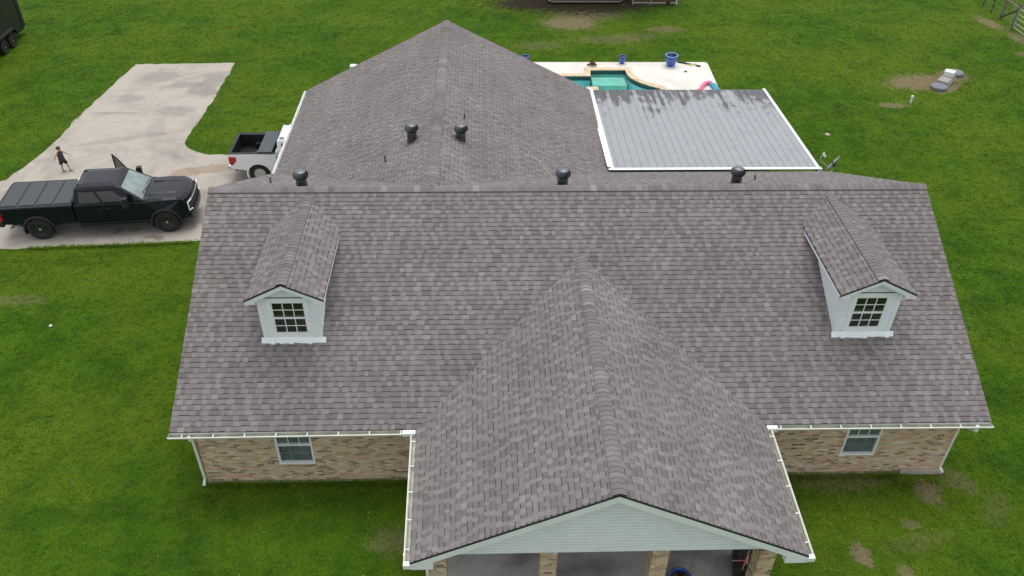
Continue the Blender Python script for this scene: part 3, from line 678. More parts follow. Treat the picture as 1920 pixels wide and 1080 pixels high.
# pale end boxes where the front gutters meet the porch
b = MB().box(PC-PW-.36, -.14, HE-.12, PC-PW-.02, -.005, HE-.006).box(PC+PW+.02, -.14, HE-.12, PC+PW+.30, -.005, HE-.006)
b.box(PC-PW+PT-.15, PYF-.05, HE-.17, PC-PW+PT+.02, PYF+.07, HE-.04).box(PC+PW-PT-.02, PYF-.05, HE-.17, PC+PW-PT+.15, PYF+.07, HE-.04)
HS(b, 'gutter_end_box', MT['white'], bevel=.008)
def spout(pts, r=.042):
    b = MB().tube(pts, r, 8); return HB(b, 'downspout', MT['white'], smooth=False)
spout([(-8.35, -.06, 2.33), (-8.35, -.06, 2.2), (-8.42, .3, 2.02), (-8.49, .34, 1.9), (-8.49, .34, .25), (-8.5, .2, .12)], .038)
spout([(XR-.35, -.06, 2.33), (XR-.35, -.06, 2.16), (XR-.38, .05, 2.1), (wx1+.02, .34, 1.95)], .055)
spout([(wx1-.02, .40, 1.95), (wx1-.02, .40, .2), (wx1+.02, .28, .10)], .035)
spout([(PC-PW-.05, PYF+.30, 2.30), (PC-PW+.02, PYF+.35, 2.15), (-2.24, GY_+.05, 2.0), (-2.24, GY_+.05, .1)], .045)
spout([(wx0-.06, YB-.2, 2.3), (wx0-.06, YB-.2, .1)], .04)
# ---- windows in the front wall
def window(x0, x1, z0, z1, y, cols, pane, label=None):
    f = MB(); t = .05
    f.box(x0, y-.03, z0, x0+t, y+.08, z1).box(x1-t, y-.03, z0, x1, y+.08, z1).box(x0+t, y-.03, z1-t, x1-t, y+.08, z1).box(x0+t, y-.03, z0, x1-t, y+.08, z0+t)
    zm = (z0+z1)/2
    f.box(x0+t, y-.018, zm-.025, x1-t, y+.06, zm+.025)
    for q in range(1, cols):
        xx = x0+t+(x1-x0-2*t)*q/cols
        f.box(xx-.008, y+.012, zm+.025, xx+.008, y+.04, z1-t)
    for zz in ((zm+.025+z1-t)/2,): f.box(x0+t, y+.014, zz-.008, x1-t, y+.038, zz+.008)
    w_ = f.build('window', MT['vinyl'], house, world_parent=True)
    if label: w_['label'] = label
    MB().box(x0+t, y+.045, z0+t, x1-t, y+.055, z1-t).build('pane', pane, w_)
    g_ = MB()     # faint grille behind the insect screen of the lower sash
    for q in range(1, cols): xx = x0+t+(x1-x0-2*t)*q/cols; g_.box(xx-.007, y+.03, z0+t, xx+.007, y+.042, zm-.025)
    g_.box(x0+t, y+.031, (z0+t+zm-.025)/2-.007, x1-t, y+.041, (z0+t+zm-.025)/2+.007); g_.build('screen_grille', MT['grille'], w_)
    MB().box(x0-.04, y-.06, z0-.07, x1+.04, y+.0, z0-.002).build('sill', MT['brick'], w_)
    return w_
for (a, b_, c, d) in WIN: window(a, b_, c, d, wy0+.03, 3, MT['paneW'])
window(-.9, -.1, .15+.3, 1.95, wy0+.03, 2, MT['paneW']); window(3.6, 4.6, .6, 1.95, wy0+.03, 2, MT['paneW'])
HB(MB().box(-.9, wy0+.03, .15, -.1, wy0+.15, .45), 'panel', MT['mint'])
dr = HB(MB().box(1.32, wy0+.05, .12, 2.28, wy0+.1, 2.08), 'front_door', MT['dkplas'], bevel=.01)
MB().box(2.16, wy0+.0, 1.0, 2.2, wy0+.05, 1.12).build('handle', MT['chrome'], dr)
b = MB().box(4.62, YB-.5, .12, 6.98, YB-.44, 2.08); HB(b, 'patio_door', MT['glassd'])
# ---- dormers
def dormer(cx, seed, label):
    y0 = 2.25; hw = .745; zb = HE+.5*y0; ze = 5.03; zr = 5.53; ro = .99; yo = 2.00
    body = MB()
    def side(z): return (cx-hw, cx+hw)
    body.box(cx-hw+.004, y0+.004, zb-.25, cx+hw-.004, 5.0, 4.93)
    body.extr([(cx-hw, 4.9), (cx+hw, 4.9), (cx, 4.9+hw*.5)], y0+.004, y0+.2, 'y')
    # lapped boards on the front beside the window, and along both sides
    z = zb-.02
    wxa, wxb, wza, wzb = cx-.44, cx+.44, 3.72, 4.80
    while z < 4.92:
        zt = min(z+.105, 4.92)
        for (a, b_) in ((cx-hw+.09, wxa-.09), (wxb+.09, cx+hw-.09)):
            body.add([(a, y0-.018, z), (b_, y0-.018, z), (b_, y0-.018, zt-.03), (a, y0-.018, zt-.03), (b_, y0-.0, zt), (a, y0-.0, zt), (a, y0, z), (b_, y0, z)], [(0, 1, 2, 3), (3, 2, 4, 5), (6, 7, 1, 0)])
        for s in (-1, 1):
            xx = cx+s*hw; xo = xx+s*.016
            F = [(0, 1, 2, 3), (4, 5, 1, 0)]
            if s < 0: F = [f[::-1] for f in F]
            body.add([(xo, y0+.05, z), (xo, 5.0, z), (xx, 5.0, zt), (xx, y0+.05, zt), (xx, y0+.05, z), (xx, 5.0, z)], F)
        z = zt
    d = mesh('dormer', body.V, body.F, MT['mint'], house, world_parent=True); d['label'] = label
    # trim boards
    t = MB()
    for s in (-1, 1):
        xa = cx+s*hw; t.box(min(xa, xa-s*.09), y0-.03, zb-.02, max(xa, xa-s*.09), y0+.0, 4.93)
        t.box(min(xa, xa+s*.022), y0-.028, zb-.02, max(xa, xa+s*.022), y0+.09, 4.93)
    t.box(wxa-.09, y0-.032, wza-.10, wxa, y0, wzb+.11).box(wxb, y0-.032, wza-.10, wxb+.09, y0, wzb+.11).box(wxa, y0-.032, wzb, wxb, y0, wzb+.11).box(wxa, y0-.032, wza-.10, wxb, y0, wza)
    # rake boards, returns and eave fascia
    def rk(yA, yB, off, dd):
        xz_board(t, cx-ro, ze, cx, zr, yA, yB, off, dd); xz_board(t, cx, zr, cx+ro, ze, yA, yB, off, dd)
    rk(yo+.0, yo+.025, .045, .105)
    rk(yo+.03, yo+.055, .06, .14)
    for s in (-1, 1):
        xa = cx+s*ro; xb = cx+s*(hw-.02)
        t.extr([(xa, ze-.13), (xa, ze-.05), (xb, ze+.06), (xb, ze-.13)], yo+.003, y0-.034, 'y')
        t.box(min(xa, xa-s*.02), y0-.03, ze-.13, max(xa, xa-s*.02), 5.15, ze-.045)
        t.box(min(xb, xa-s*.02), y0+.05, ze-.128, max(xb, xa-s*.02), 5.1, ze-.115)
    t.build('trim_board', MT['trim'], d)
    k = MB()
    xz_board(k, cx-ro-.01, ze-.005, cx, zr, yo-.02, yo+.02, -.004, .044); xz_board(k, cx, zr, cx+ro+.01, ze-.005, yo-.02, yo+.02, -.004, .044)
    k.build('drip_edge', MT['drip'], d)
    # metal flashing apron on the shingles
    fV = []
    for (x, s_) in ((cx-hw-.10, 0), (cx+hw+.14, 0)):
        for (yy, dz) in ((y0-.02, .035), (y0-.17, .03)): fV.append((x, yy, HE+.5*yy+dz))
    fl = MB(); nseg = 14
    for q in range(nseg):
        xa = cx-hw-.08+(2*hw+.2)*q/nseg; xb = cx-hw-.08+(2*hw+.2)*(q+1)/nseg
        yb_ = y0-.135+random.Random(seed*31+q).uniform(-.02, .025)
        fl.add([(xa, y0-.03, HE+.5*y0+.075), (xb, y0-.03, HE+.5*y0+.075), (xb, yb_, HE+.5*yb_+.026), (xa, yb_, HE+.5*yb_+.026), (xa, yb_-.005, HE+.5*yb_+.012), (xb, yb_-.005, HE+.5*yb_+.012)], [(3, 2, 1, 0), (4, 5, 2, 3)])
    fl.build('flashing', MT['trim'], d)
    # sash window
    f = MB(); T_ = .045; yy = y0-.015
    f.box(wxa, yy-.01, wza, wxa+T_, yy+.03, wzb).box(wxb-T_, yy-.01, wza, wxb, yy+.03, wzb).box(wxa+T_, yy-.01, wzb-T_, wxb-T_, yy+.03, wzb).box(wxa+T_, yy-.014, wza, wxb-T_, yy+.03, wza+T_*1.3)
    zm = (wza+wzb)/2; f.box(wxa+T_, yy-.004, zm-.03, wxb-T_, yy+.03, zm+.03)
    for q in (1, 2):
        xx = wxa+T_+(wxb-wxa-2*T_)*q/3; f.box(xx-.011, yy+.0, wza+T_, xx+.011, yy+.022, zm-.03); f.box(xx-.011, yy+.0, zm+.03, xx+.011, yy+.022, wzb-T_)
    for zz in ((wza+T_+zm-.03)/2, (zm+.03+wzb-T_)/2): f.box(wxa+T_, yy+.002, zz-.011, wxb-T_, yy+.02, zz+.011)
    f.build('window_frame', MT['vinyl'], d)
    MB().box(wxa+T_, y0-.002, wza+T_, wxb-T_, y0+.0035, wzb-T_).build('window_pane', MT['paneD'], d)
    # roof planes + cap
    Lr = 6.15-yo
    V1, F1, T1 = shingles(Vector((cx-ro, yo+Lr, ze)), -UY, Vector((ro, 0, zr-ze)).normalized(), Lr, ro*math.hypot(1, (zr-ze)/ro), seed)
    V2, F2, T2 = shingles(Vector((cx+ro, yo, ze)), UY, Vector((-ro, 0, zr-ze)).normalized(), Lr, ro*math.hypot(1, (zr-ze)/ro), seed+1)
    k0 = len(V1); V = V1+V2; F = F1+[tuple(i+k0 for i in f) for f in F2]; T = T1+T2
    k = len(V); P_ = [(cx-ro, ze), (cx, zr), (cx+ro, ze), (cx+ro, ze-.035), (cx, zr-.035), (cx-ro, ze-.035)]
    V += [(x, yo, z-.004) for x, z in P_]+[(x, 6.15, z-.004) for x, z in P_]
    F += [tuple(range(k, k+6)), tuple(range(k+11, k+5, -1))]+[(k+i, k+6+i, k+6+(i+1) % 6, k+(i+1) % 6) for i in range(6)]; T += [0]*8
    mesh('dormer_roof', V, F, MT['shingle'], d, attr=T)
    ridge_cap('ridge_cap', (cx, yo, zr), (cx, 6.2, zr), d, seed+5, step=.145, half=.14)
    # step flashing tips at the valleys
    return d
dormer(-5.96, 40, 'pale green dormer nearer the driveway, left of the porch roof')
dormer(9.22, 50, 'pale green dormer on the right of the porch roof')
# ---- turbine vents and pipes
def turbine(loc, rz):
    b = MB(); b.lathe([(.19, -.22), (.17, -.1), (.155, .12), (.165, .125), (.165, .165), (.155, .17), (.15, .25)], 20)
    o = b.build('turbine_vent', MT['blackmetal'], None, smooth=True); o.parent = house; o.matrix_parent_inverse = Matrix.Translation(house.location).inverted(); o.location = loc
    e = o.modifiers.new('e', 'EDGE_SPLIT'); e.split_angle = R(40)
    V = []; F = []; nb = 22; st = 7
    for k in range(nb):
        for j in range(st+1):
            q = j/st; th = math.pi*(.12+.74*q); rr = .232*math.sin(th)**.8; z = .25+.145-.145*math.cos(th)
            for e_, (da, dr) in enumerate(((0, .0), (.20, -.028))):
                a = 2*math.pi*k/nb+.75*q+da; V.append(((rr+dr)*math.cos(a), (rr+dr)*math.sin(a), z))
        base = k*(st+1)*2
        for j in range(st): F.append((base+2*j, base+2*j+1, base+2*j+3, base+2*j+2))
    k = len(V); h = mesh('turbine_head', V, F, MT['headmetal'], o, smooth=True)
    c = MB().lathe([(.180, .488), (.14, .525), (.07, .545), (.02, .55)], 22)
    MB().lathe([(.16, .245), (.168, .272), (.15, .275)], 22).build('turbine_collar', MT['headmetal'], o)
    c.build('turbine_cap', MT['headmetal'], o, smooth=True)
    MB().lathe([(.12, .27), (.15, .37), (.12, .47)], 14).build('turbine_core', MT['drip'], o, smooth=True)
    o.rotation_euler = (0, 0, rz)
    return o
for (x, y, z, rz) in ((-6.26, 6.90, 5.42, .3), (1.44, 7.02, 5.36, 1.4), (6.83, 7.50, 5.12, 2.1), (-3.27, 10.31, 5.19, .9), (-1.66, 10.35, 5.15, 2.7)):
    if x == -6.26: tv = turbine((x, y, z), rz)
    else:
        c = copy_tree(tv, house); c.location = (x, y, z); c.rotation_euler = (0, 0, rz)
for (x, y, z) in ((-7.60, 8.41, 4.67), (7.78, 8.56, 4.59), (-4.13, 9.63, 4.77), (-1.57, 11.97, 5.11)):
    b = MB().tube([(x, y, z-.1), (x, y, z+.20)], .028, 10)
    HB(b, 'vent_pipe', MT['pipe'])
# ---- metal patio roof (corrugated sheet, slopes gently away), white flashing and posts
MX0, MX1, MY0, MY1 = 3.84, 11.80, 12.98, 20.66
def mz(y): return 2.46-.03*(y-MY0)
b = MB(); prof = []; x = MX0
while x < MX1-.01:
    prof += [(x, 0), (x+.02, .022), (x+.042, .022), (x+.062, 0)]; x += .306
prof.append((MX1, 0)); n = len(prof)
V = []
for (yy) in (MY0, MY1):
    V += [(px, yy, mz(yy)+pz) for px, pz in prof]
k = 2*n
V += [(px, yy, mz(yy)+pz-.008) for yy in (MY0, MY1) for px, pz in prof]
F = [(i, i+1, n+i+1, n+i) for i in range(n-1)]+[(k+i+1, k+i, k+n+i, k+n+i+1) for i in range(n-1)]+[(i+n, i+n+1, k+n+i+1, k+n+i) for i in range(n-1)]
mr = mesh('metal_patio_roof', V, F, MT['metalroof'], house, world_parent=True)
b = MB()
z0, z1 = mz(MY0), mz(MY1)
b.add([(MX0-.06, MY0-.10, z0+.07), (MX1+.12, MY0-.10, z0+.07), (MX1+.12, MY0+.13, z0+.035), (MX0-.06, MY0+.13, z0+.035), (MX1+.12, MY0+.13, z0-.1), (MX0-.06, MY0+.13, z0+.01)], [(0, 1, 2, 3), (3, 2, 4, 5)])
b.add([(MX0-.10, MY0+.1, z0+.10), (MX0+.16, MY0+.1, z0+.036), (MX0+.16, MY1+.02, z1+.036), (MX0-.10, MY1+.02, z1+.10), (MX0+.16, MY0+.1, z0+.0), (MX0+.16, MY1, z1)], [(0, 1, 2, 3), (1, 4, 5, 2)])
b.build('flashing', MT['flash'], mr)
b = MB(); 
for (ya, za, yb2, zb2) in ((MY0-.1, mz(MY0), MY1+.05, mz(MY1)),):
    b.add([(MX1-.04, ya, za+.04), (MX1+.08, ya, za+.04), (MX1+.08, yb2, zb2+.04), (MX1-.04, yb2, zb2+.04), (MX1+.08, ya, za-.14), (MX1+.08, yb2, zb2-.14), (MX1-.04, ya, za-.14), (MX1-.04, yb2, zb2-.14)],
          [(0, 1, 2, 3), (1, 4, 5, 2), (6, 0, 3, 7), (4, 6, 7, 5), (2, 5, 7, 3), (0, 6, 4, 1)])
b.box(MX0, MY1, mz(MY1)-.12, MX1-.04, MY1+.03, mz(MY1)-.012)
b.build('edge_trim', MT['flash'], mr)
b = MB()
for x in (MX0+.2, 6.5, 9.2, MX1-.15): b.box(x-.05, MY1-.25, .04, x+.05, MY1-.15, mz(MY1)-.13)
HS(b, 'patio_post', MT['white'])
# ---- satellite dish on the back eave
dx, dy, dz = 12.33, 13.02, 2.38
b = MB().tube([(dx-.02, dy-.1, dz-.1), (dx, dy, dz+.05), (dx, dy, dz+.26)], .025, 8)
ds = HB(b, 'satellite_dish', MT['galv'])
rfl = MB(); ctr = Vector((dx+.02, dy+.02, dz+.30)); ax = Vector((-.70, .47, .45)).normalized(); a1 = Vector((0, 1, 0)); a1 = (a1-ax*a1.dot(ax)).normalized(); a2 = ax.cross(a1)
V = []; F = []; nr, na = 5, 24
for side_, th in ((0, 0), (1, -.018)):
    for i in range(nr+1):
        r_ = .33*i/nr
        for k in range(na):
            a = 2*math.pi*k/na; V.append(ctr+a1*r_*math.cos(a)*.92+a2*r_*math.sin(a)+ax*(.9*r_*r_*.45+th))
base = (nr+1)*na
for i in range(nr):
    for k in range(na):
        q = (i*na+k, i*na+(k+1) % na, (i+1)*na+(k+1) % na, (i+1)*na+k); F.append(q); F.append(tuple(base+v for v in q[::-1]))
for k in range(na): F.append((nr*na+k, nr*na+(k+1) % na, base+nr*na+(k+1) % na, base+nr*na+k))
mesh('reflector', V, F, MT['dish'], ds, smooth=False)
MB().tube([(dx-.12, dy, dz+.10), (dx-.52, dy, dz+.44), (dx-.55, dy, dz+.60), (dx-.46, dy, dz+.70)], .017, 6).tube([(dx, dy, dz+.15), (dx-.14, dy, dz+.09)], .02, 6).build('feed_arm', MT['galv'], ds)
MB().tube([(dx-.48, dy, dz+.68), (dx-.38, dy, dz+.61)], [.035, .045], 8).box(dx-.50, dy-.03, dz+.69, dx-.43, dy+.03, dz+.75).build('feed_horn', MT['white'], ds)
MB().box(dx-.04, dy-.05, dz+.2, dx+.06, dy+.05, dz+.36).build('bracket', MT['dkplas'], ds)

# ================================================================== VEHICLES
def arch(cx, cz, r, n=14, a0=0, a1=math.pi):
    return [(cx+r*math.cos(a0+(a1-a0)*i/n), cz+r*math.sin(a0+(a1-a0)*i/n)) for i in range(n+1)]
def wheel(name, parent, x, y, r, wd, rimmat, spokes, side):
    "tyre mesh with a rim child; side=-1 near (outside faces -y)"
    T = Matrix.Translation((x, y, r)) @ Matrix.Rotation(R(90)*(-side), 4, 'X')    # lathe z axis -> outward
    prof = [(r*.62, -wd*.5), (r*.92, -wd*.5), (r*.985, -wd*.42), (r, -wd*.25), (r, wd*.25), (r*.985, wd*.42), (r*.92, wd*.5), (r*.66, wd*.5), (r*.63, wd*.44), (r*.62, wd*.2)]
    b = MB().lathe(prof, 36, T=T)
    for k in range(36):   # tread blocks
        a = 2*math.pi*k/36; M_ = T @ Matrix.Rotation(a, 4, 'Z')
        b.box(r*.99, -.018, -wd*.40, r*1.012, .018, wd*.40, T=M_)
    ty = b.build(name, MT['tyre'], parent, smooth=False)
    b = MB().lathe([(r*.625, wd*.42), (r*.60, wd*.45), (r*.57, wd*.40), (r*.55, wd*.10), (r*.1, wd*.08)], 28, T=T).lathe([(r*.15, wd*.08), (r*.15, wd*.34), (r*.10, wd*.40), (.01, wd*.41)], 14, T=T)
    for k in range(spokes):
        M_ = T @ Matrix.Rotation(2*math.pi*k/spokes, 4, 'Z')
        b.add([M_ @ Vector(v) for v in [(r*.10, -.045, wd*.30), (r*.10, .045, wd*.30), (r*.58, .032, wd*.40), (r*.58, -.032, wd*.40), (r*.10, -.045, wd*.1), (r*.10, .045, wd*.1), (r*.58, .032, wd*.2), (r*.58, -.032, wd*.2)]],
              [(0, 1, 2, 3), (4, 5, 1, 0), (5, 6, 2, 1), (7, 4, 0, 3), (6, 7, 3, 2)])
    b.build('rim', rimmat, ty)
    MB().lathe([(r*.11, wd*.40), (r*.10, wd*.44), (.01, wd*.45)], 12, T=T).build('hub_cap', MT['galv'], ty)
    return ty
def quadpt(q, u, v):
    a, b_, c, d = [Vector(p) for p in q]
    return (a*(1-u)+b_*u)*(1-v)+(d*(1-u)+c*u)*v
def pane(name, q, uv, mat, parent, off=.006, th=.004):
    a, b_, c, d = [Vector(p) for p in q]; N = (b_-a).cross(d-a).normalized()
    P1 = [quadpt(q, u, v)+N*off for u, v in uv]; P0 = [p-N*(off+.004) for p in P1]; n = len(P1)
    return mesh(name, P1+P0, [tuple(range(n))]+[(i, i+n, (i+1) % n+n, (i+1) % n) for i in range(n)], mat, parent)
def pickup(name, loc, rz, label, p, paint, rimmat, group=None):
    t = tag(empty(name, loc, rz), label, 'pickup truck')
    W = p['W']/2; wr = p['wr']; wb = p['wb']; ar = wr+.075; sill = p['sill']; rail = p['rail']; belt = p['belt']
    tail, cabr, wsb, nose = p['tail'], p['cabr'], p['wsb'], p['nose']
    hz, nz_ = p['hoodz'], p['nosez']
    # --- bed: two side walls, tailgate, head board, floor
    zax = wr
    b = MB()
    side = [(tail+.02, sill+.12)]+[(-math.sqrt(max(0, ar*ar-(sill-zax)**2)), sill)]
    a0 = math.asin((sill-zax)/ar)
    side = [(tail+.03, sill+.08)]+arch(0, zax, ar, 14, math.pi-a0, a0)+[(cabr-.02, sill), (cabr-.02, rail), (tail, rail)]
    for s in (-1, 1):
        y0, y1 = (s*W, s*(W-.10)) if s > 0 else (s*W, s*(W-.10))
        b.extr(side, min(y0, y1), max(y0, y1), 'y')
    b.box(tail+.005, -W+.10, sill+.12, tail+.075, W-.10, rail-.005)
    b.box(cabr-.09, -W+.10, sill+.1, cabr-.03, W-.10, rail-.005)
    bed = b.build('bed', paint, t, bevel=.025)
    b = MB().box(tail+.075, -W+.10, .74, cabr-.09, W-.10, .80)
    for s in (-1, 1): 
        b.box(tail+.08, s*(W-.115)-.012, .8, cabr-.1, s*(W-.115)+.012, rail-.02)
        b.box(-.42, min(s*(W-.14), s*(W-.36)), .8, .42, max(s*(W-.14), s*(W-.36)), 1.02)
    b.box(cabr-.12, -W+.12, .8, cabr-.095, W-.12, rail-.02).box(tail+.078, -W+.12, .8, tail+.095, W-.12, rail-.03)
    for k in range(9):
        yy = -W+.3+k*(2*W-.6)/8; b.box(tail+.1, yy-.03, .80, cabr-.12, yy+.03, .812)
    b.build('bed_liner', MT['liner'], t)
    b = MB()
    for s in (-1, 1): b.box(tail+.02, min(s*(W+.004), s*(W-.115)), rail-.004, cabr-.03, max(s*(W+.004), s*(W-.115)), rail+.022)
    b.box(tail-.012, -W+.115, rail-.02, tail+.12, W-.115, rail+.018)
    b.build('bed_rail_cap', MT[p.get('cap', 'blacktrim')], t, bevel=.008)
    # --- cab + front body from a side outline with the front wheel cut out
    a0 = math.asin((sill-zax)/ar)
    bx = cabr+.015
    prof = [(bx, sill), (bx, belt)]+[(wsb-.45, belt), (wsb-.05, belt+.03), (wsb+.1, hz-.03), (wsb+.7, hz-.01), (nose-.45, nz_+.05), (nose-.18, nz_+.01), (nose-.05, nz_-.07), (nose, nz_-.2), (nose, .80), (nose-.05, .55), (wb+ar+.03, .50)]
    prof += [(x, z) for x, z in arch(wb, zax, ar, 14, a0, math.pi-a0)]
    V = []; n = len(prof)
    def wy(x, z):
        q = max(0, (x-(nose-.75))/.75); w_ = W-.13*q*q-.0*z
        if z > belt-.08: w_ -= .05
        if z < .7: w_ -= .02
        return w_
    ys = [-1, -.86, -.45, 0, .45, .86, 1]
    for s in ys:
        for (x, z) in prof:
            dz = 0
            if z > belt-.02 and x > wsb-.1: dz = .035*(1-abs(s)**2) - (.045 if abs(s) == 1 else 0)
            dx = -(.16*abs(s)**3) if x > nose-.25 else 0
            V.append((x+dx, s*wy(x, z), z+dz))
    F = [tuple(range(n))[::-1], tuple((len(ys)-1)*n+i for i in range(n))]
    for q in range(len(ys)-1):
        for i in range(n):
            j = (i+1) % n; F.append((q*n+i, q*n+j, (q+1)*n+j, (q+1)*n+i))
    F = [f[::-1] for f in F]
    body = mesh('body', V, F, paint, t, bevel=.022)
    import bmesh
    bm = bmesh.new(); bm.from_mesh(body.data); bmesh.ops.recalc_face_normals(bm, faces=bm.faces); bm.to_mesh(body.data); bm.free()
    # power dome ridges of the bonnet
    hb = MB()
    for s in (-1, 1):
        hb.add([(wsb+.15, s*.42, hz+.022), (wsb+.15, s*.58, hz+.008), (nose-.5, s*.50, nz_+.075), (nose-.5, s*.38, nz_+.085), (wsb+.15, s*.50, hz+.045), (nose-.5, s*.44, nz_+.10)], [(0, 4, 5, 3), (4, 1, 2, 5), (0, 1, 4), (3, 5, 2)])
    hb.build('bonnet_ridge', paint, t)
    # inner chassis / wheel wells
    b = MB().box(tail+.25, -W+.32, .42, nose-.35, W-.32, .74).box(bx+.02, -W+.06, .44, wb-ar-.02, W-.06, .60)
    b.build('chassis', MT['dkplas'], t)
    # --- greenhouse
    gx0, gx1 = bx+.02, wsb; rx0, rx1 = p['rx0'], p['rx1']; gw, rw = W-.07, W-.26; zr = p['roof']; zb = belt-.02
    zf = belt+.02
    def ring(x0, x1, w_, z, z1): return [(x0, -w_, z), (x1, -w_, z1), (x1, w_, z1), (x0, w_, z)]
    B0 = ring(gx0, gx1+.03, gw, zb, zf); B1 = ring(rx0-.06, rx1+.09, rw+.03, zr-.10, zr-.10); B2 = ring(rx0+.03, rx1-.05, rw-.04, zr-.02, zr-.02); B3 = ring(rx0+.25, rx1-.3, rw-.28, zr+.008, zr+.008)
    V = B0+B1+B2+B3; F = [(3, 2, 1, 0)]
    for l in range(3):
        for i in range(4):
            j = (i+1) % 4; F.append((4*l+i, 4*l+j, 4*l+4+j, 4*l+4+i))
    F.append((12, 13, 14, 15))
    cab = mesh('cab', V, F, paint, t, bevel=.03, seg=3)
    qs = {-1: (B0[0], B0[1], B1[1], B1[0]), 1: (B0[2], B0[3], B1[3], B1[2])}
    ws = (B0[1], B0[2], B1[2], B1[1]); rw_ = (B0[3], B0[0], B1[0], B1[3])
    wsp = pane('windscreen', ws, [(.06, .03), (.94, .03), (.93, .96), (.07, .96)], MT['glassw'], t)
    pane('rear_window', rw_, [(.10, .12), (.90, .12), (.86, .86), (.14, .86)], MT['glassd'], t)
    Lg = gx1-gx0
    for s in (-1, 1):
        q = qs[s]
        def U_(x): return (x-gx0)/(Lg+.03) if s < 0 else 1-(x-gx0)/(Lg+.03)
        pb = p['pillar']
        xs_rear = [(gx0+.20, .14), (pb-.06, .14), (pb-.10, .84), (gx0+.24, .84)]
        xs_front = [(pb+.05, .14), (wsb-.42, .14), (wsb-.52, .30), (rx1+.27, .84), (pb+.03, .84)]
        for nm, xx in (('rear_side_window', xs_rear), ('front_side_window', xs_front)):
            if s > 0 and nm == 'front_side_window' and p.get('door_open'): continue
            uv = [(U_(x), v) for x, v in xx]
            if s > 0: uv = uv[::-1]
            pane('side_window', q, uv, MT['glassd'], t, off=.008)
    # door cuts and handles
    for s in (-1, 1):
        b = MB()
        for x in (gx0+.06, p['pillar'], wsb-.35): b.box(x-.006, s*(W-.0)-.006, sill+.05, x+.006, s*W+.003, belt-.03)
        b.box(gx0+.06, s*W-.006, sill+.05, wsb-.35, s*W+.003, sill+.062)
        b.build('door_seam', MT['dkplas'], t)
        for x in (p['pillar']-.28, wsb-.35-1.0):
            MB().box(x-.0, s*W-.01, belt-.21, x+.2, s*W+.035, belt-.17).build('door_handle', paint, t, bevel=.01)
    # wheel-arch lips
    for cx in (0, wb):
        for s in (-1, 1):
            a_ = arch(cx, zax, ar+.06, 16, -.35, math.pi+.35); c_ = arch(cx, zax, ar-.01, 16, -.35, math.pi+.35)
            V = [(x, s*(W+.012 if cx == 0 else W+.008), z) for x, z in a_]+[(x, s*(W+p['flare']), z) for x, z in c_]+[(x, s*(W-.12), z) for x, z in c_]
            n_ = len(a_); F = [(i, i+1, n_+i+1, n_+i) for i in range(n_-1)]+[(n_+i, n_+i+1, 2*n_+i+1, 2*n_+i) for i in range(n_-1)]
            mesh('wheel_arch', V, F, MT['blacktrim'] if p['flare'] > .03 else paint, t)
    # wheels
    for cx in (0, wb):
        for s in (-1, 1): wheel('tyre', t, cx, s*(W-.15+p.get('track', 0)), wr, .29, rimmat, p['spokes'], s)
    # bumpers, grille, lamps
    b = MB().box(tail-.12, -W+.06, .58, tail+.05, W-.06, .80); b.box(tail-.05, -.12, .45, tail+.2, .12, .58)
    b.build('rear_bumper', MT[p['bumper']], t, bevel=.03)
    def nosebox(y0, y1, z0, z1, d0, d1, nm, mat, par, bev=.012):
        "curved strip across the nose"
        k = 10; V = []
        for i in range(k+1):
            y = y0+(y1-y0)*i/k; q = abs(y)/W; dx = -.16*q**3
            for (z, d) in ((z0, d0), (z0, d1), (z1, d1), (z1, d0)): V.append((nose+dx+d, y, z))
        F = [(0, 1, 2, 3), (4*k+3, 4*k+2, 4*k+1, 4*k)]
        for i in range(k):
            for j in range(4): F.append((4*i+j, 4*i+4+j, 4*i+4+(j+1) % 4, 4*i+(j+1) % 4))
        return mesh(nm, V, F, mat, par, bevel=bev)
    nosebox(-W+.18, W-.18, .80, nz_-.16, -.05, .03, 'grille', MT['blacktrim'], t)
    gb_ = MB()
    nosebox(-W+.10, W-.10, .56, .80, -.05, .10, 'front_bumper', MT[p['fbumper']], t, .03)
    nosebox(-W+.30, W-.30, nz_-.19, nz_-.165, .02, .045, 'grille_trim', MT['galv'], t, 0)
    for s in (-1, 1):
        # lamp unit with a C-shaped white light signature
        y0, y1 = sorted((s*(W-.12), s*(W-.42)))
        def lx(y): return nose-.16*(abs(y)/W)**3
        b = MB(); V = []
        for y in (y0, y1):
            for (z, d) in ((.86, .0), (.86, .045), (nz_-.16, .03), (nz_-.16, -.01)): V.append((lx(y)+d, y, z))
        b.add(V, [(0, 1, 2, 3), (7, 6, 5, 4), (0, 4, 5, 1), (1, 5, 6, 2), (2, 6, 7, 3)])
        hl = b.build('headlight', MT['dkplas'], t)
        yo = s*(W-.12); yi = s*(W-.38)
        MB().tube([(lx(yi)+.05, yi, nz_-.16), (lx(yo)+.045, yo, nz_-.17), (lx(yo)+.06, yo+s*.012, .86), (lx(yi*.95)+.06, yi*1.12, .84)], .027, 6).build('light_bar', MT['lamp'], hl)
        # tail lamp wraps the rear corner
        tl = MB(); y0, y1 = sorted((s*(W+.010), s*(W-.085)))
        if p['lampstyle'] == 'tall': tl.box(tail-.014, y0, sill+.22, tail+.13, y1, rail-.10)
        else: tl.extr([(tail-.014, sill+.30), (tail-.014, rail-.14), (tail+.30, rail-.14), (tail+.29, rail-.32), (tail+.12, sill+.26)], y0, y1, 'y')
        tl.build('tail_light', MT['red'], t, bevel=.01)
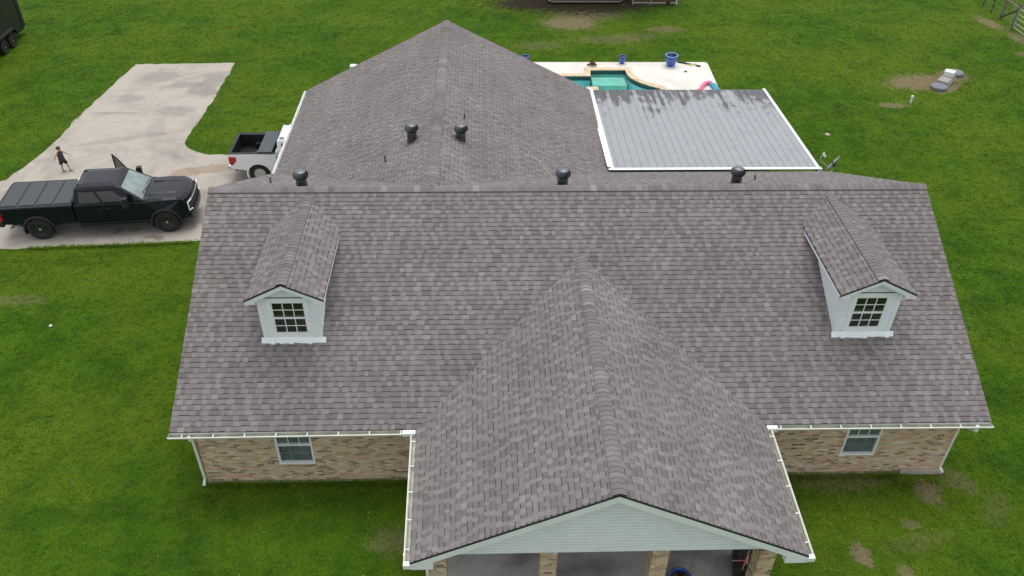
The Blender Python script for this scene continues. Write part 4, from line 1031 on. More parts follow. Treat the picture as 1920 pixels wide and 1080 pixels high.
    # mirrors
    for s in (-1, 1):
        mz_ = belt+.02; x = wsb-.52
        if s > 0 and p.get('door_open'): pass
        m_ = MB().box(x-.02, min(s*(W-.03), s*(W+.12)), mz_, x+.06, max(s*(W-.03), s*(W+.12)), mz_+.06)
        m_.box(x-.09, min(s*(W+.10), s*(W+.30)), mz_-.06, x+.09, max(s*(W+.10), s*(W+.30)), mz_+p['mirh'])
        mo = m_.build('mirror', MT['blacktrim'] if p['mirh'] > .25 else paint, t, bevel=.03)
        MB().box(x-.1, min(s*(W+.12), s*(W+.28)), mz_-.03, x-.092, max(s*(W+.12), s*(W+.28)), mz_+p['mirh']-.03).build('mirror_glass', MT['glassw'], mo)
    # step boards
    for s in (-1, 1):
        MB().box(gx0+.1, min(s*(W-.1), s*(W+.07)), .43, wb-ar-.15, max(s*(W-.1), s*(W+.07)), .50).build('running_board', MT['blacktrim'], t, bevel=.015)
    # wipers
    b = MB()
    for y in (-.55, .15):
        b.tube([(wsb+.07, y, zf+.045), quadpt(ws, (y+gw)/(2*gw)+.05, .18)+Vector((.04, 0, .03)), quadpt(ws, min(.93, (y+gw)/(2*gw)+.32), .10)+Vector((.03, 0, .03))], .012, 5)
    b.build('wiper', MT['dkplas'], t)
    MB().box(wsb-.02, -W+.12, zf-.0, wsb+.16, W-.12, zf+.035).build('cowl', MT['dkplas'], t, bevel=.01)
    return t, dict(W=W, gx0=gx0, zr=zr, rw=rw, qs=qs, bx=bx, zb=zb)
bp = dict(W=1.98, wr=.455, wb=4.62, sill=.66, rail=1.40, belt=1.36, tail=-1.30, cabr=1.40, wsb=3.92, nose=5.58, hoodz=1.43, nosez=1.36, roof=2.02, rx0=1.60, rx1=3.10, pillar=2.52, flare=.045, spokes=8, bumper='blacktrim', fbumper='blackpaint', lampstyle='tall', mirh=.34, door_open=True, track=.04, cap='blackpaint')
blk, q = pickup('pickup_truck', (-17.77, 13.20, .012), math.atan2(.45, 4.61), 'black crew cab pickup with folding bed cover and its far front door open', bp, MT['blackpaint'], MT['rimb'])
W = q['W']
# folding bed cover in four panels
b = MB(); x = bp['tail']+.10; x1 = bp['cabr']-.06; k = 4
cv = MB().box(x, -W+.10, bp['rail']+.005, x1, W-.10, bp['rail']+.03)
cw = (x1-x)/k
for i in range(k): cv.box(x+i*cw+.035, -W+.13, bp['rail']+.03, x+(i+1)*cw-.035, W-.13, bp['rail']+.058)
cv.build('bed_cover', MT['cover'], blk, bevel=.01)
# open driver's door on the far side
hx = 3.30; hy = W-.02
door = MB()
D0 = Matrix.Translation((hx, hy, 0)) @ Matrix.Rotation(R(-43), 4, 'Z')
door.box(-1.36, -.05, .68, 0, .03, bp['belt']-.02, T=D0)
fr = [(-1.36, bp['belt']-.02), (-.02, bp['belt']-.02), (-.14, bp['belt']+.06), (-.62, 1.66), (-1.10, 1.88), (-1.36, 1.95)]
fi = [(-1.32, bp['belt']+.0), (-.14, bp['belt']+.0), (-.64, 1.62), (-1.10, 1.84), (-1.32, 1.91)]
for (a, b_) in zip(fr, fr[1:]+fr[:1]):
    pa = D0 @ Vector((a[0], -.02, a[1])); pb_ = D0 @ Vector((b_[0], -.02, b_[1])); door.tube([pa, pb_], .03, 6)
dob = door.build('open_door', MT['blackpaint'], blk, bevel=.008)
mesh('door_window', [D0 @ Vector((x, -.02, z)) for x, z in fi]+[D0 @ Vector((x, -.012, z)) for x, z in fi], [tuple(range(5))[::-1], tuple(range(5, 10))], MT['glassg'], dob)
# cab interior seen through the open side is dark; roof mouldings and brake lamp
for y in (-.52, .52): MB().box(bp['rx0']+.02, y-.03, bp['roof']-.03, bp['rx0']+.16, y+.03, bp['roof']+.012).build('roof_moulding', MT['dkplas'], blk)
MB().box(bp['rx0']-.05, -.11, bp['roof']-.085, bp['rx0']-.02, .11, bp['roof']-.05).build('brake_lamp', MT['lamp'], blk)
for dy_ in (0, .10): MB().tube([(-.75, -W+.35+dy_, .52), (-1.0, -W+.2+dy_, .50), (-1.08, -W+.10+dy_, .49)], .045, 10).build('exhaust_pipe', MT['galv'], blk)
MB().box(2.95, -.32, bp['belt']+.33, 2.95+.001, -.2, bp['belt']+.4)
# mud flap and lower air dam
MB().box(bp['nose']-.25, -W+.25, .42, bp['nose']-.02, W-.25, .56).build('air_dam', MT['dkplas'], blk, bevel=.03)

wp_ = dict(W=1.90, wr=.41, wb=3.70, sill=.58, rail=1.36, belt=1.27, tail=-1.16, cabr=.82, wsb=3.35, nose=4.62, hoodz=1.34, nosez=1.24, roof=1.93, rx0=.92, rx1=2.45, pillar=1.95, flare=.012, spokes=6, bumper='chrome', fbumper='chrome', lampstyle='wedge', mirh=.2)
wht, q = pickup('pickup_truck', (-10.32, 17.30, .012), 0, 'white pickup with an open bed and toolbox, nosed under the roof of the house', wp_, MT['whitepaint'], MT['rims'])
W = q['W']
tb = MB().box(.06, -W-.0+.02, 1.30, .64, W-.02, 1.46).box(.10, -W+.13, .95, .60, W-.13, 1.31)
tbo = tb.build('toolbox', MT['tool'], wht, bevel=.02)
MB().box(.36, -W-.025, 1.34, .62, -W+.03, 1.37).build('latch', MT['galv'], tbo)
for y in (-.62, .58): MB().box(.98, y-.025, wp_['roof']-.028, 1.16, y+.025, wp_['roof']+.012).build('roof_moulding', MT['dkplas'], wht)
MB().tube([(-.2, -.2, .5), (-1.1, -W+.35, .42)], .04, 8).build('exhaust_pipe', MT['dkplas'], wht)
rf = MB(); rf.tube([(0, -.10, .84), (.0, .25, .86), (.28, .25, 1.02), (.32, -.02, 1.04), (.12, -.08, .95), (0, -.10, .84)], .03, 6)
rf.tube([(.12, -.08, .95), (-.12, -.22, .86), (-.20, -.50, .85)], .03, 6).tube([(-.3, -.34, .85), (-.12, -.22, .86)], .018, 6)
tag(rf.build('tubular_stand', MT['redframe'], None, loc=(-10.70, 17.05, .03)), 'small reddish tubular stand lying in the open bed of the white pickup', 'stand')

# trailer, upper left corner
tr = tag(empty('enclosed_trailer', (-28.5, 30.2, 0), 0), 'dark enclosed trailer with twin wheels parked on the lawn at top left', 'trailer')
b = MB().extr([(-1.2, .42), (1.2, .42), (1.2, 2.55), (1.0, 2.68), (-1.0, 2.68), (-1.2, 2.55)], -3.6, 3.3, 'y'); b.build('body', MT['trailer'], tr, bevel=.03)
MB().box(-1.15, -3.5, .30, 1.15, 3.2, .42).build('frame', MT['dkplas'], tr)
MB().box(1.2, .45, 1.75, 1.225, 1.55, 2.1).build('window', MT['glassd'], tr, bevel=.01)
MB().extr([(1.95, .52), (1.65, .82), (-.35, .82), (-.65, .52), (-.65, .60), (-.38, .89), (1.68, .89), (2.03, .57)], 0, .0, 'x')
b = MB(); b.extr([(2.0, .55), (1.66, .93), (-.36, .93), (-.7, .55), (-.62, .55), (-.32, .86), (1.62, .86), (1.92, .55)], 1.21, 1.46, 'x'); b.build('fender', MT['blacktrim'], tr)
for y in (1.17, .20): 
    T_ = None
    w_ = wheel('tyre', tr, 0, 0, .36, .22, MT['rimb'], 5, -1)
    w_.location = (1.33, y, 0); w_.rotation_euler = (0, 0, R(90))
MB().box(1.21, 3.0, .5, 1.235, 3.28, 2.5).build('corner_post', MT['blacktrim'], tr)

# ================================================================== PERSON (a small child)
def skin_chain(name, nodes, edges, mat, parent, sub=2, root=0):
    me = bpy.data.meshes.new(name); me.from_pydata([n[0] for n in nodes], edges, []); o = bpy.data.objects.new(name, me); C.objects.link(o); o.parent = parent
    me.materials.append(mat)
    sk = o.modifiers.new('skin', 'SKIN'); sk.use_smooth_shade = True
    for i, nd in enumerate(nodes):
        r_ = nd[1] if isinstance(nd[1], tuple) else (nd[1], nd[1]); me.skin_vertices[0].data[i].radius = (r_[0]*1.15, r_[1]*1.15)
        me.skin_vertices[0].data[i].use_root = (i == root)
    s_ = o.modifiers.new('sub', 'SUBSURF'); s_.levels = sub; s_.render_levels = sub
    return o
kid = tag(empty('person', (-18.90, 17.43, .012), R(-18)), 'small child in a dark sleeveless top and black shorts walking on the driveway', 'person')
kid.scale = (1.06, 1.06, 1.04)
# pelvis .53, height about 1.14; +x is the way the child walks, +y its left
nodes = [((0, 0, .56), (.075, .085)), ((.0, 0, .68), (.065, .08)), ((.005, 0, .80), (.07, .09)), ((.01, 0, .87), (.05, .07)), ((.02, 0, .915), (.028, .028)), ((.025, 0, .96), (.045, .045)), ((.03, 0, 1.03), (.075, .068)), ((.025, 0, 1.08), (.06, .055)),
         ((0, -.06, .50), (.055, .055)), ((-.03, -.065, .30), (.038, .038)), ((-.055, -.065, .09), (.025, .025)), ((-.05, -.065, .035), (.022, .02)), ((.03, -.068, .025), (.022, .018)),
         ((.02, .06, .50), (.055, .055)), ((.12, .065, .32), (.038, .038)), ((.175, .065, .11), (.025, .025)), ((.18, .065, .05), (.022, .02)), ((.26, .068, .03), (.022, .018)),
         ((.0, -.115, .855), (.032, .032)), ((-.07, -.19, .74), (.024, .024)), ((-.10, -.26, .62), (.017, .017)), ((-.105, -.28, .585), (.018, .012)),
         ((.02, .115, .855), (.032, .032)), ((.12, .19, .75), (.024, .024)), ((.25, .22, .69), (.017, .017)), ((.29, .225, .68), (.018, .012))]
edges = [(0, 1), (1, 2), (2, 3), (3, 4), (4, 5), (5, 6), (6, 7), (0, 8), (8, 9), (9, 10), (10, 11), (11, 12), (0, 13), (13, 14), (14, 15), (15, 16), (16, 17), (3, 18), (18, 19), (19, 20), (20, 21), (3, 22), (22, 23), (23, 24), (24, 25)]
def fingers(base, d, side, n0):
    d = Vector(d).normalized(); s = Vector(side).normalized(); out = []
    for i, (o_, L) in enumerate(((-1.3, .030), (-.45, .036), (.4, .034), (1.2, .027))):
        p = Vector(base)+s*o_*.009; nodes.append((tuple(p+d*L*.55), (.0045, .0045))); nodes.append((tuple(p+d*L*.95+Vector((0, 0, -.006))), (.0035, .0035)))
        edges.append((n0, len(nodes)-2)); edges.append((len(nodes)-2, len(nodes)-1))
    p = Vector(base)+s*.018; nodes.append((tuple(p+d*.004), (.005, .005))); edges.append((n0, len(nodes)-1))
fingers((-.105, -.285, .575), (-.1, -.5, -.9), (1, 0, 0), 21); fingers((.30, .225, .678), (1, .1, -.2), (0, 1, .2), 25)
skin_chain('body', nodes, edges, MT['skin'], kid, 2)
# nose, ears, eyes, mouth
fc = MB()
fc.lathe([(.001, -.012), (.010, -.006), (.012, 0), (.008, .010), (.002, .018)], 8, c=(.104, 0, 1.01))
for s in (-1, 1): fc.lathe([(.002, -.018), (.010, -.010), (.012, 0), (.009, .014), (.002, .018)], 8, c=(.03, s*.072, 1.02))
fc.build('face_feature', MT['skin'], kid, smooth=True)
ey = MB()
for s in (-1, 1): ey.lathe([(.001, -.008), (.008, -.004), (.009, 0), (.007, .005), (.001, .008)], 8, c=(.097, s*.028, 1.035))
ey.box(.099, -.018, .983, .106, .018, .988); ey.build('eye', MT['shorts'], kid)
# clothing
def tubecloth(name, rings, mat, nn=18):
    V = []; F = []
    for (c, rx, ry, tilt) in rings:
        for k in range(nn):
            a = 2*math.pi*k/nn; V.append((c[0]+rx*math.cos(a), c[1]+ry*math.sin(a), c[2]+tilt*math.cos(a)+.004*math.sin(5*a)))
    for i in range(len(rings)-1):
        for k in range(nn): F.append((i*nn+k, i*nn+(k+1) % nn, (i+1)*nn+(k+1) % nn, (i+1)*nn+k))
    o = mesh(name, V, F, mat, kid, smooth=True); s_ = o.modifiers.new('s', 'SOLIDIFY'); s_.thickness = .006; s_.offset = 1; return o
tubecloth('shirt', [((0, 0, .51), .112, .130, 0), ((0, 0, .60), .106, .124, 0), ((0, 0, .70), .095, .116, 0), ((.0, 0, .80), .093, .125, 0), ((.005, 0, .86), .082, .126, 0), ((.01, 0, .895), .06, .085, 0), ((.018, 0, .915), .042, .05, 0)], MT['shirt'])
sh = MB()
tubecloth('shorts', [((.01, 0, .47), .10, .118, 0), ((0, 0, .53), .094, .112, 0), ((0, 0, .58), .085, .10, 0)], MT['shorts'])
for s, x0, x1 in ((-1, -.012, -.028), (1, .06, .10)):
    tubecloth('shorts_leg', [((x1, s*.064, .36), .068, .066, .01), ((x0, s*.062, .44), .072, .068, 0), ((x0*.3, s*.055, .51), .07, .066, 0)], MT['shorts'])
hr = MB(); hr.lathe([(.062, -.045), (.080, -.02), (.088, .015), (.082, .05), (.060, .078), (.025, .092), (.001, .095)], 18)
V = [(v[0]*(1.0 if v[0] > 0 else 1.12)+.018, v[1]*.92, v[2]+1.035+(.025 if v[0] > .03 and v[2] < .03 else 0)) for v in hr.V]
mesh('hair', V, hr.F, MT['hair'], kid, smooth=True)
for (x, y, z, an) in ((-.015, -.066, .0, 0), (.215, .066, .008, -.12)):
    T_ = Matrix.Translation((x, y, z)) @ Matrix.Rotation(an, 4, 'Y')
    s_ = MB().box(-.07, -.034, 0, .085, .034, .018, T=T_); s1 = s_.build('shoe_sole', MT['sole'], kid, bevel=.01)
    MB().box(-.068, -.032, .016, .08, .032, .055, T=T_).build('shoe', MT['shoe'], kid, bevel=.02, seg=3)

# ================================================================== POOLSIDE THINGS
def pot(name, loc, r, h, label, soil, rim=True):
    t = tag(empty(name, loc), label, 'plant pot', 'blue glazed pots')
    pr = [(r*.62, 0), (r*.66, .02), (r*.86, h*.35), (r*.98, h*.68), (r*.97, h*.82), (r*.93, h*.88)]
    b = MB().lathe(pr, 28); b.F.pop(); b.build('bowl', MT['blue'], t, smooth=True)
    V = [(r*.93, h*.88), (r*1.06, h*.93), (r*1.08, h*.97), (r*1.04, h), (r*.90, h), (r*.88, h*.92), (r*.84, h*.70)]
    b = MB().lathe(V, 28); b.F = b.F[:-2]; b.build('rim', MT['bluerim'] if rim else MT['blue'], t, smooth=True)
    b = MB(); n = 24; zz = h*.8
    b.add([(r*.90*math.cos(2*math.pi*k/n), r*.90*math.sin(2*math.pi*k/n), zz+.012*math.sin(3*k)) for k in range(n)]+[(0, 0, zz+.03)], [(k, (k+1) % n, n) for k in range(n)])
    b.build('soil', MT[soil], t); return t
pot('plant_pot', (6.63, 28.92, .05), .20, .42, 'small blue glazed pot filled with reddish soil on the pool deck', 'soil', False)
pb_ = pot('plant_pot', (9.25, 28.60, .05), .34, .62, 'large blue glazed pot with pale rim and dark contents on the pool deck', 'dsoil')
b = MB().tube([(-.05, .05, .53), (.1, .05, .62), (.2, .1, .58)], .05, 6).box(-.1, -.1, .49, .12, .1, .58); b.tube([(-.2, -.1, .53), (-.45, -.12, .64), (-.6, -.15, .5)], .012, 5)
tag(b.build('garden_debris', MT['dkplas'], None, loc=(9.25, 28.60, .05)), 'dark stick and rubbish lying inside the large blue pot', 'debris')
pot('plant_pot', (1.36, 29.22, .0), .2, .36, 'blue pot mostly hidden behind the rear roof edge', 'dsoil', False)
b = MB()
for i, (a, L, z) in enumerate(((1.4, .30, .10), (.1, .26, .08), (2.9, .28, .08), (-.6, .2, .2), (2.2, .16, .2), (1.6, .22, .28))):
    b.tube([(0, 0, z+.05), (L*.6*math.cos(a), L*.6*math.sin(a), z+.02), (L*math.cos(a), L*math.sin(a), z-.02)], [.07, .06, .035], 7)
b.tube([(0, .1, .1), (-.02, .16, .42)], [.05, .02], 6)
tag(b.build('driftwood', MT['log'], None, loc=(4.95, 28.50, .05)), 'brown knotted driftwood stump standing on the pool deck', 'driftwood')
b = MB().tube([(9.72, 29.02, .08), (10.1, 28.85, .09), (10.35, 28.7, .08)], [.05, .05, .035], 6).tube([(10.62, 28.55, .08), (10.85, 28.42, .09)], .055, 6)
tool = tag(b.build('leaf_blower', MT['dkplas'], None), 'dark tool with yellow strap lying by the large blue pot', 'garden tool')
MB().tube([(10.2, 28.72, .07), (10.35, 28.62, .07), (10.45, 28.55, .07), (10.58, 28.72, .07), (10.7, 28.82, .07)], .028, 5).tube([(10.3, 28.85, .07), (10.45, 28.8, .07), (10.6, 28.66, .07)], .028, 5).build('strap', MT['yel'], tool)
tag(MB().lathe([(.08, 0), (.09, .02), (.05, .04), (.01, .045)], 10).build('drain_lid', MT['dkplas'], None, loc=(9.92, 27.78, .052)), 'small dark drain lid on the pale pool deck', 'drain lid')
# pool toys
pts = [(10.15+.75*i/10, 25.2+.95*math.sin(i/10*math.pi*.55), .12+.04*math.sin(i/10*math.pi)) for i in range(11)]
tag(MB().tube(pts, .105, 12).build('pool_noodle', MT['pink'], None, smooth=True), 'thick pink foam pool tube curving across the deck', 'pool toy')
fl_ = MB()
for k, (x, y) in enumerate(((10.98, 25.95), (11.0, 25.75), (11.02, 25.55), (11.04, 25.35))): 
    a = [(x+.13*math.cos(q*math.pi/6), y+.08*math.sin(q*math.pi/6), .14) for q in range(13)]; fl_.tube(a, .055, 8)
fl_.box(10.88, 25.3, .06, 11.14, 25.95, .12)
tag(fl_.build('pool_float', MT['cyan'], None, smooth=False), 'blue ribbed inflatable pool float near the deck corner', 'pool toy')
a = [(10.86+.15*math.cos(q*math.pi/10), 26.32+.16*math.sin(q*math.pi/10), .09) for q in range(21)]
tag(MB().tube(a, .030, 8).build('dive_ring', MT['cyan'], None, smooth=True), 'thin pale blue ring lying beside the blue float', 'pool toy')
tag(MB().box(-.16, -.16, 0, .16, .16, .12).box(-.18, -.18, .12, .18, .18, .15).build('storage_box', MT['whitebox'], None, loc=(-7.93, 28.45, 0), bevel=.02), 'small white box standing on the lawn behind the rear roof edge', 'box')
# ================================================================== SEPTIC GROUP
sp = tag(empty('septic_tank', (23.6, 26.55, 0), R(-42)), 'concrete septic riser with two grey round lids in a bare patch of lawn', 'septic tank')
MB().extr([(-.34, 0), (.34, 0), (.27, .30), (-.27, .30)], -.80, .50, 'y').build('riser', MT['conc'], sp, bevel=.05)
T_ = Matrix.Rotation(R(-6), 4, 'X')
for (x, y) in ((0, -1.15), (.05, 1.30)):
    MB().lathe([(.42, 0), (.43, .12), (.40, .17), (.30, .20), (.10, .22), (.02, .22)], 22, c=(x, y, 0)).build('lid', MT['greyplas'], sp, smooth=False, bevel=.01)
MB().box(-.22, -.02, .30, .24, .40, .52).box(-.24, -.04, .52, .26, .42, .55).build('control_box', MT['whitebox'], sp, bevel=.02)
tag(MB().lathe([(.055, 0), (.055, .30), (.07, .30), (.07, .38), (.03, .41)], 14).build('cleanout_pipe', MT['whitebox'], None, loc=(20.64, 23.98, 0)), 'short white capped pipe standing in the lawn near the septic lids', 'pipe')
tag(MB().lathe([(.10, 0), (.12, .03), (.07, .07), (.01, .08)], 9).build('stone', MT['stone'], None, loc=(15.24, 20.54, 0)), 'small pale stone in the lawn right of the metal roof', 'stone')
tag(MB().lathe([(.05, .03), (.06, .05), (.03, .08), (.01, .085)], 8).build('paper_scrap', MT['whitebox'], None, loc=(-15.35, 7.05, .0)), 'larger white scrap in the lawn below the black pickup', 'litter')
# ================================================================== FENCE + GATE top right
fe = tag(empty('wire_fence', (31.2, 38, 0)), 'wire fence on thin posts ending at a braced wooden corner, top right', 'fence')
def WB(b, name, mat, parent, **k): return b.build(name, mat, parent, world_parent=True, **k)
b = MB()
for z in (.3, .6, .9, 1.15): b.tube([(31.15, 60, z), (31.15, 44, z), (31.2, 34.3, z)], .006, 4)
WB(b, 'wire', MT['wire'], fe)
for y in (38.15, 37.05, 41.5, 45, 49): WB(MB().box(31.17, y-.025, 0, 31.22, y+.025, 1.45), 'post', MT['dwood'], fe)
for (x, y) in ((31.27, 36.0), (31.06, 34.15)): WB(MB().tube([(x, y, 0), (x+.02, y, 1.55)], [.09, .08], 10), 'wooden_post', MT['wood'], fe)
WB(MB().tube([(31.25, 35.95, .12), (31.10, 34.25, 1.15)], .055, 8), 'brace', MT['dwood'], fe)
WB(MB().tube([(31.25, 35.95, 1.2), (31.10, 34.25, 1.25)], .05, 8), 'brace', MT['wood'], fe)
WB(MB().tube([(31.45, 35.2, 0), (31.4, 35.15, 1.6)], .035, 8), 'post', MT['galv'], fe)
gt = tag(empty('metal_gate', (31.0, 33.9, 0)), 'pale tubular metal gate hung beside the braced fence post, top right', 'gate')
g0, g1 = (31.02, 34.0), (31.05, 30.2)
for z in (.2, .45, .75, 1.0, 1.3): WB(MB().tube([(g0[0], g0[1], z), (g1[0], g1[1], z)], .024, 8), 'bar', MT['galv'], gt)
b = MB()
for q_ in (0, .5, 1): b.tube([(g0[0]+(g1[0]-g0[0])*q_, g0[1]+(g1[1]-g0[1])*q_, .18), (g0[0]+(g1[0]-g0[0])*q_, g0[1]+(g1[1]-g0[1])*q_, 1.32)], .026, 8)
WB(b, 'upright', MT['galv'], gt)
# ================================================================== far top centre
bedo = tag(empty('garden_bed', (5.6, 39.6, 0)), 'long dark bed with a pale rounded low edging at the top of the lawn', 'garden bed')
pts = []
for cx_, cy_, a0_ in ((7.6, 38.95, -90), (7.6, 40.9, 0), (3.6, 40.9, 90), (3.6, 38.95, 180)):
    for k in range(7): a = R(a0_+k*15); pts.append((cx_+.35*math.cos(a), cy_+.35*math.sin(a), .12))
pts.append(pts[0])
MB().tube(pts, .055, 6).build('edging', MT['wood'], bedo, world_parent=True)
mesh('soil', [(x, y, .06) for x, y, z in pts[:-1]], [tuple(range(len(pts)-1))], MT['dsoil'], bedo, world_parent=True)
kn = tag(empty('animal_pen', (10.1, 39.2, 0)), 'low dark panelled pen with pale metal frame at the top edge', 'pen')
b = MB().box(8.6, 38.46, .1, 11.35, 38.49, 1.3).box(11.33, 38.5, .1, 11.36, 40.5, 1.3).box(8.6, 38.5, .1, 8.63, 40.5, 1.3); b.build('panel', MT['log'], kn, world_parent=True)
b = MB().tube([(8.6, 38.44, .12), (11.38, 38.44, .12)], .03, 6).tube([(9.75, 38.42, 0), (9.75, 38.42, 1.3)], .03, 6).tube([(11.40, 38.42, 0), (11.34, 38.9, 1.35)], .05, 6).tube([(8.6, 38.44, 0), (8.6, 38.44, 1.3)], .03, 6).tube([(8.6, 38.44, 1.3), (11.38, 38.44, 1.3)], .03, 6)
b.build('frame', MT['galv'], kn, world_parent=True)
MB().box(10.75, 38.3, 0, 10.95, 38.45, .2).build('foot', MT['dkplas'], kn, world_parent=True)
# ================================================================== PORCH THINGS
tt = tag(empty('storage_tote', (5.42, -2.62, .12), R(-14)), 'black plastic storage tote by the right-hand porch pier', 'tote')
MB().extr([(-.24, 0), (.24, 0), (.29, .36), (-.29, .36)], -.36, .36, 'y').build('tub', MT['dkplas'], tt, bevel=.02)
MB().box(-.31, -.39, .36, .31, .39, .41).box(-.22, -.28, .41, .22, .28, .43).build('lid', MT['blacktrim'], tt, bevel=.015)
b = MB().tube([(5.20, -2.95, .60), (5.50, -2.6, .85), (5.48, -2.75+.35, 1.35)], .016, 6)
bo = tag(empty('push_broom', (5.3, -2.8, .55)), 'reddish handled broom leaning across the black tote', 'broom')
MB().tube([(5.24, -2.98, .57), (5.50, -2.55, .95), (5.66, -2.2, 1.45)], .017, 6).build('handle', plain('pink_wood', (.45, .22, .17), .6), bo, world_parent=True)
MB().tube([(5.05, -2.72, .58), (5.42, -2.74, .60)], .014, 5).tube([(5.36, -2.85, .62), (5.46, -2.62, .64)], .03, 6).build('head', MT['redframe'], bo, world_parent=True)
pp = pot('plant_pot', (3.72, -3.12, .12), .26, .42, 'dark blue glossy pot with bare twigs on the porch floor', 'dsoil', False)
b = MB(); r_ = random.Random(5)
for i in range(9):
    a = r_.uniform(0, 6.28); L = r_.uniform(.3, .55)
    b.tube([(0, 0, .3), (L*.35*math.cos(a), L*.35*math.sin(a), .3+L*.6), (L*.8*math.cos(a+.3), L*.8*math.sin(a+.3), .3+L)], [.01, .007, .003], 4)
b.build('stem', MT['twig'], pp)

# ================================================================== TREE behind the frame (its shade falls on the top of the lawn)
def tree(loc, h, cr, label, seed):
    r = random.Random(seed); t = tag(empty('oak_tree', loc), label, 'tree')
    b = MB().tube([(0, 0, 0), (.1, 0, h*.25), (0, .1, h*.5), (.2, 0, h*.8)], [.4, .32, .24, .08], 10)
    for i in range(9):
        a = i*2.4; q = r.uniform(.5, .95)*cr
        b.tube([(0, 0, h*.32+i*.2), (q*.5*math.cos(a), q*.5*math.sin(a), h*.5+i*.2), (q*math.cos(a), q*math.sin(a), h*.62+r.uniform(0, 1.5))], [.16, .10, .03], 6)
    b.build('trunk', MT['log'], t)
    V = []; F = []
    blobs = [(Vector((r.uniform(-1, 1)*cr*.75, r.uniform(-1, 1)*cr*.75, h*.68+r.uniform(-1, 1)*h*.22)), r.uniform(.9, 1.8)) for _ in range(46)]
    for i in range(15000):
        c, rr = blobs[r.randrange(len(blobs))]
        d = Vector((r.gauss(0, 1), r.gauss(0, 1), r.gauss(0, 1))).normalized()*rr*r.uniform(.6, 1)
        p = c+d; a = Vector((r.gauss(0, 1), r.gauss(0, 1), r.gauss(0, .6))).normalized()*.11; e = a.orthogonal().normalized()*.07
        k = len(V); V += [p-a, p+e, p+a, p-e]; F.append((k, k+1, k+2, k+3))
    mesh('crown', V, F, MT['leaf'], t)
tree((5.5, 42.8, 0), 8.5, 5.6, 'broad leafy oak beyond the far edge of the lawn', 3)

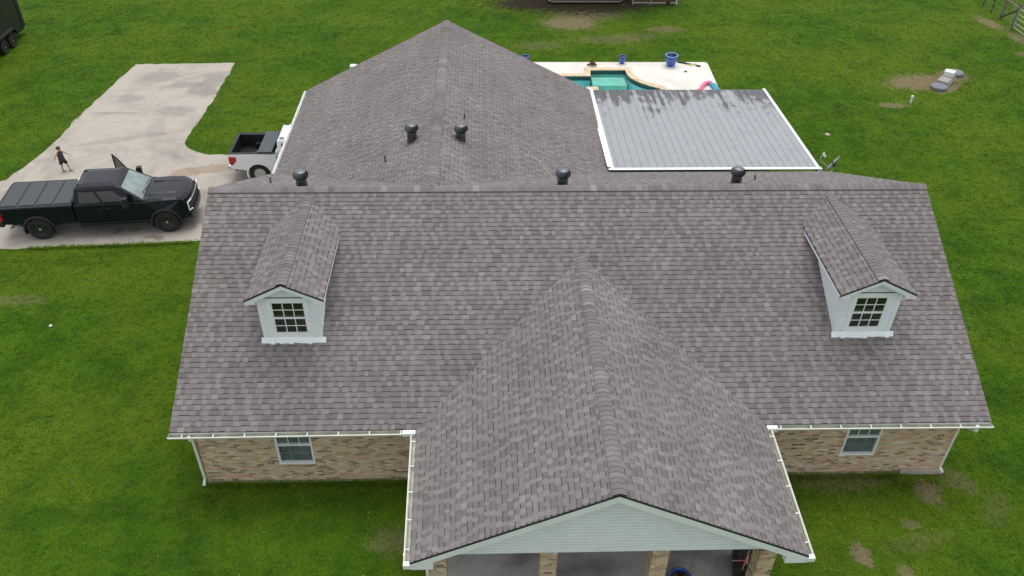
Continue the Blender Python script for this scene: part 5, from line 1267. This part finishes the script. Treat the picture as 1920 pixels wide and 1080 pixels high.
# ================================================================== GRASS (tufts over the whole visible lawn, one object)
def in_poly(px, py, poly):
    ins = np.zeros(px.shape, bool); n = len(poly); j = n-1
    for i in range(n):
        xi, yi = poly[i]; xj, yj = poly[j]
        c = ((yi > py) != (yj > py)) & (px < (xj-xi)*(py-yi)/((yj-yi) or 1e-9)+xi); ins ^= c; j = i
    return ins
def grass():
    g = np.random.default_rng(3); N = 260000
    # more tufts near the camera, fewer far away
    y = -4.5+47*g.random(N)**1.15; half = 15+(y+6)*.62; x = -.8+(g.random(N)*2-1)*half+ (y+6)*.02
    keep = np.ones(N, bool)
    shr = [(-8.5, .36), (11.75, .36), (11.75, 12.6), (3.5, 12.6), (3.5, 20.0), (-8.5, 20.0)]
    keep &= ~in_poly(x, y, shr)
    keep &= ~((x > PC-PW+.27) & (x < PC+PW-.57) & (y < .45) & (y > PYF+.1))
    keep &= ~in_poly(x, y, [(a, b) for a, b in offset_poly(DRIVE, .05)]) | (g.random(N) < .0)
    keep &= ~in_poly(x, y, DECK)
    for (dx_, dy_, rx, ry, an, s_, so_) in DIRT_AND_SHADE:
        if s_ > .55:
            u = ((x-dx_)*math.cos(an)+(y-dy_)*math.sin(an))/rx; v = ((y-dy_)*math.cos(an)-(x-dx_)*math.sin(an))/ry
            keep &= ~((u*u+v*v < .9) & (g.random(N) < s_*.95))
    x, y = x[keep], y[keep]; n = len(x); K = 5
    lush = g.random(n)
    wx = np.concatenate([g.uniform(-8.5, -2.8, 1500), g.uniform(6.3, 10.6, 900), g.normal(10.7, .22, 160), g.normal(-8.4, .25, 220), g.uniform(-18, -12, 500)])
    wy = np.concatenate([.37-np.abs(g.normal(0, .07, 1500)), .37-np.abs(g.normal(0, .06, 900)), .12-np.abs(g.normal(0, .12, 160)), .1-np.abs(g.normal(0, .3, 220)), 11.62+.065*(g.uniform(-18, -12, 500)*0)-np.abs(g.normal(0, .05, 500))])
    wy[-500:] += (wx[-500:]+18)*.055
    wy[1500:2400] -= .03
    x = np.concatenate([x, wx]); y = np.concatenate([y, wy]); lush = np.concatenate([lush, 1.2+1.6*g.random(len(wx))]); n = len(x)
    X = np.repeat(x, K); Y = np.repeat(y, K); L = np.repeat(.6+.8*lush, K)
    m_ = n*K; a = g.random(m_)*2*np.pi; sp = .055*np.sqrt(g.random(m_)); bx = X+sp*np.cos(a); by = Y+sp*np.sin(a)
    h = (.018+.026*g.random(m_))*L; ln = h*(.8+1.6*g.random(m_)); b_ = g.random(m_)*2*np.pi; wd = .008+.008*g.random(m_)
    ox, oy = np.cos(b_), np.sin(b_)
    v0 = np.stack([bx-oy*wd, by+ox*wd, np.zeros(m_)], 1); v1 = np.stack([bx+oy*wd, by-ox*wd, np.zeros(m_)], 1); v2 = np.stack([bx+ox*ln, by+oy*ln, h], 1)
    co = np.stack([v0, v1, v2], 1).reshape(-1, 3).astype(np.float32)
    me = bpy.data.meshes.new('grass'); me.vertices.add(len(co)); me.vertices.foreach_set('co', co.ravel())
    me.loops.add(len(co)); me.loops.foreach_set('vertex_index', np.arange(len(co), dtype=np.int32))
    me.polygons.add(m_); me.polygons.foreach_set('loop_start', np.arange(0, len(co), 3, dtype=np.int32)); me.polygons.foreach_set('loop_total', np.full(m_, 3, np.int32))
    me.update(); me.validate(); me.materials.append(MT['blade'])
    # light the blades like the turf they belong to
    nrm = np.tile(np.array([0, 0, 1], np.float32), (len(co), 1)); nrm[:, :2] += (g.random((len(co), 2))-.5).astype(np.float32)*.9
    nrm /= np.linalg.norm(nrm, axis=1)[:, None]
    me.normals_split_custom_set_from_vertices(nrm.tolist()) if False else None
    o = bpy.data.objects.new('grass', me); C.objects.link(o); tag(o, 'short mown green grass covering the lawn', 'grass', kind='stuff')
grass()
def clover():
    g = random.Random(11); b = MB()
    spots = [(-4, 30, 3, 1.5, 60), (15.5, 6.5, 1.2, .9, 60), (16.3, 9.8, 1.2, .8, 40), (-14, 25, 3, 2, 40), (-9.8, 24.2, 2.4, 2, 50), (-5.5, -1.5, 3, 1.2, 18), (-22, 27.5, 2, 3, 30), (8.5, 0, 1, 1, 4), (-10, 33, 8, 3, 60)]
    for (x, y, rx, ry, n) in spots:
        for i in range(n):
            px, py = x+g.gauss(0, .5)*rx, y+g.gauss(0, .5)*ry
            if -8.9 < px < 12.2 and .3 < py < 21: continue
            if in_poly(np.array([px]), np.array([py]), DRIVE)[0]: continue
            r = g.uniform(.010, .017); b.add([(px+r, py, .055), (px, py+r, .055), (px-r, py, .055), (px, py-r, .055), (px, py, .075)], [(0, 1, 4), (1, 2, 4), (2, 3, 4), (3, 0, 4)])
    tag(b.build('clover_flowers', MT['petal'], None), 'tiny white clover flowers dotted through the lawn', 'flowers', kind='stuff')
clover()
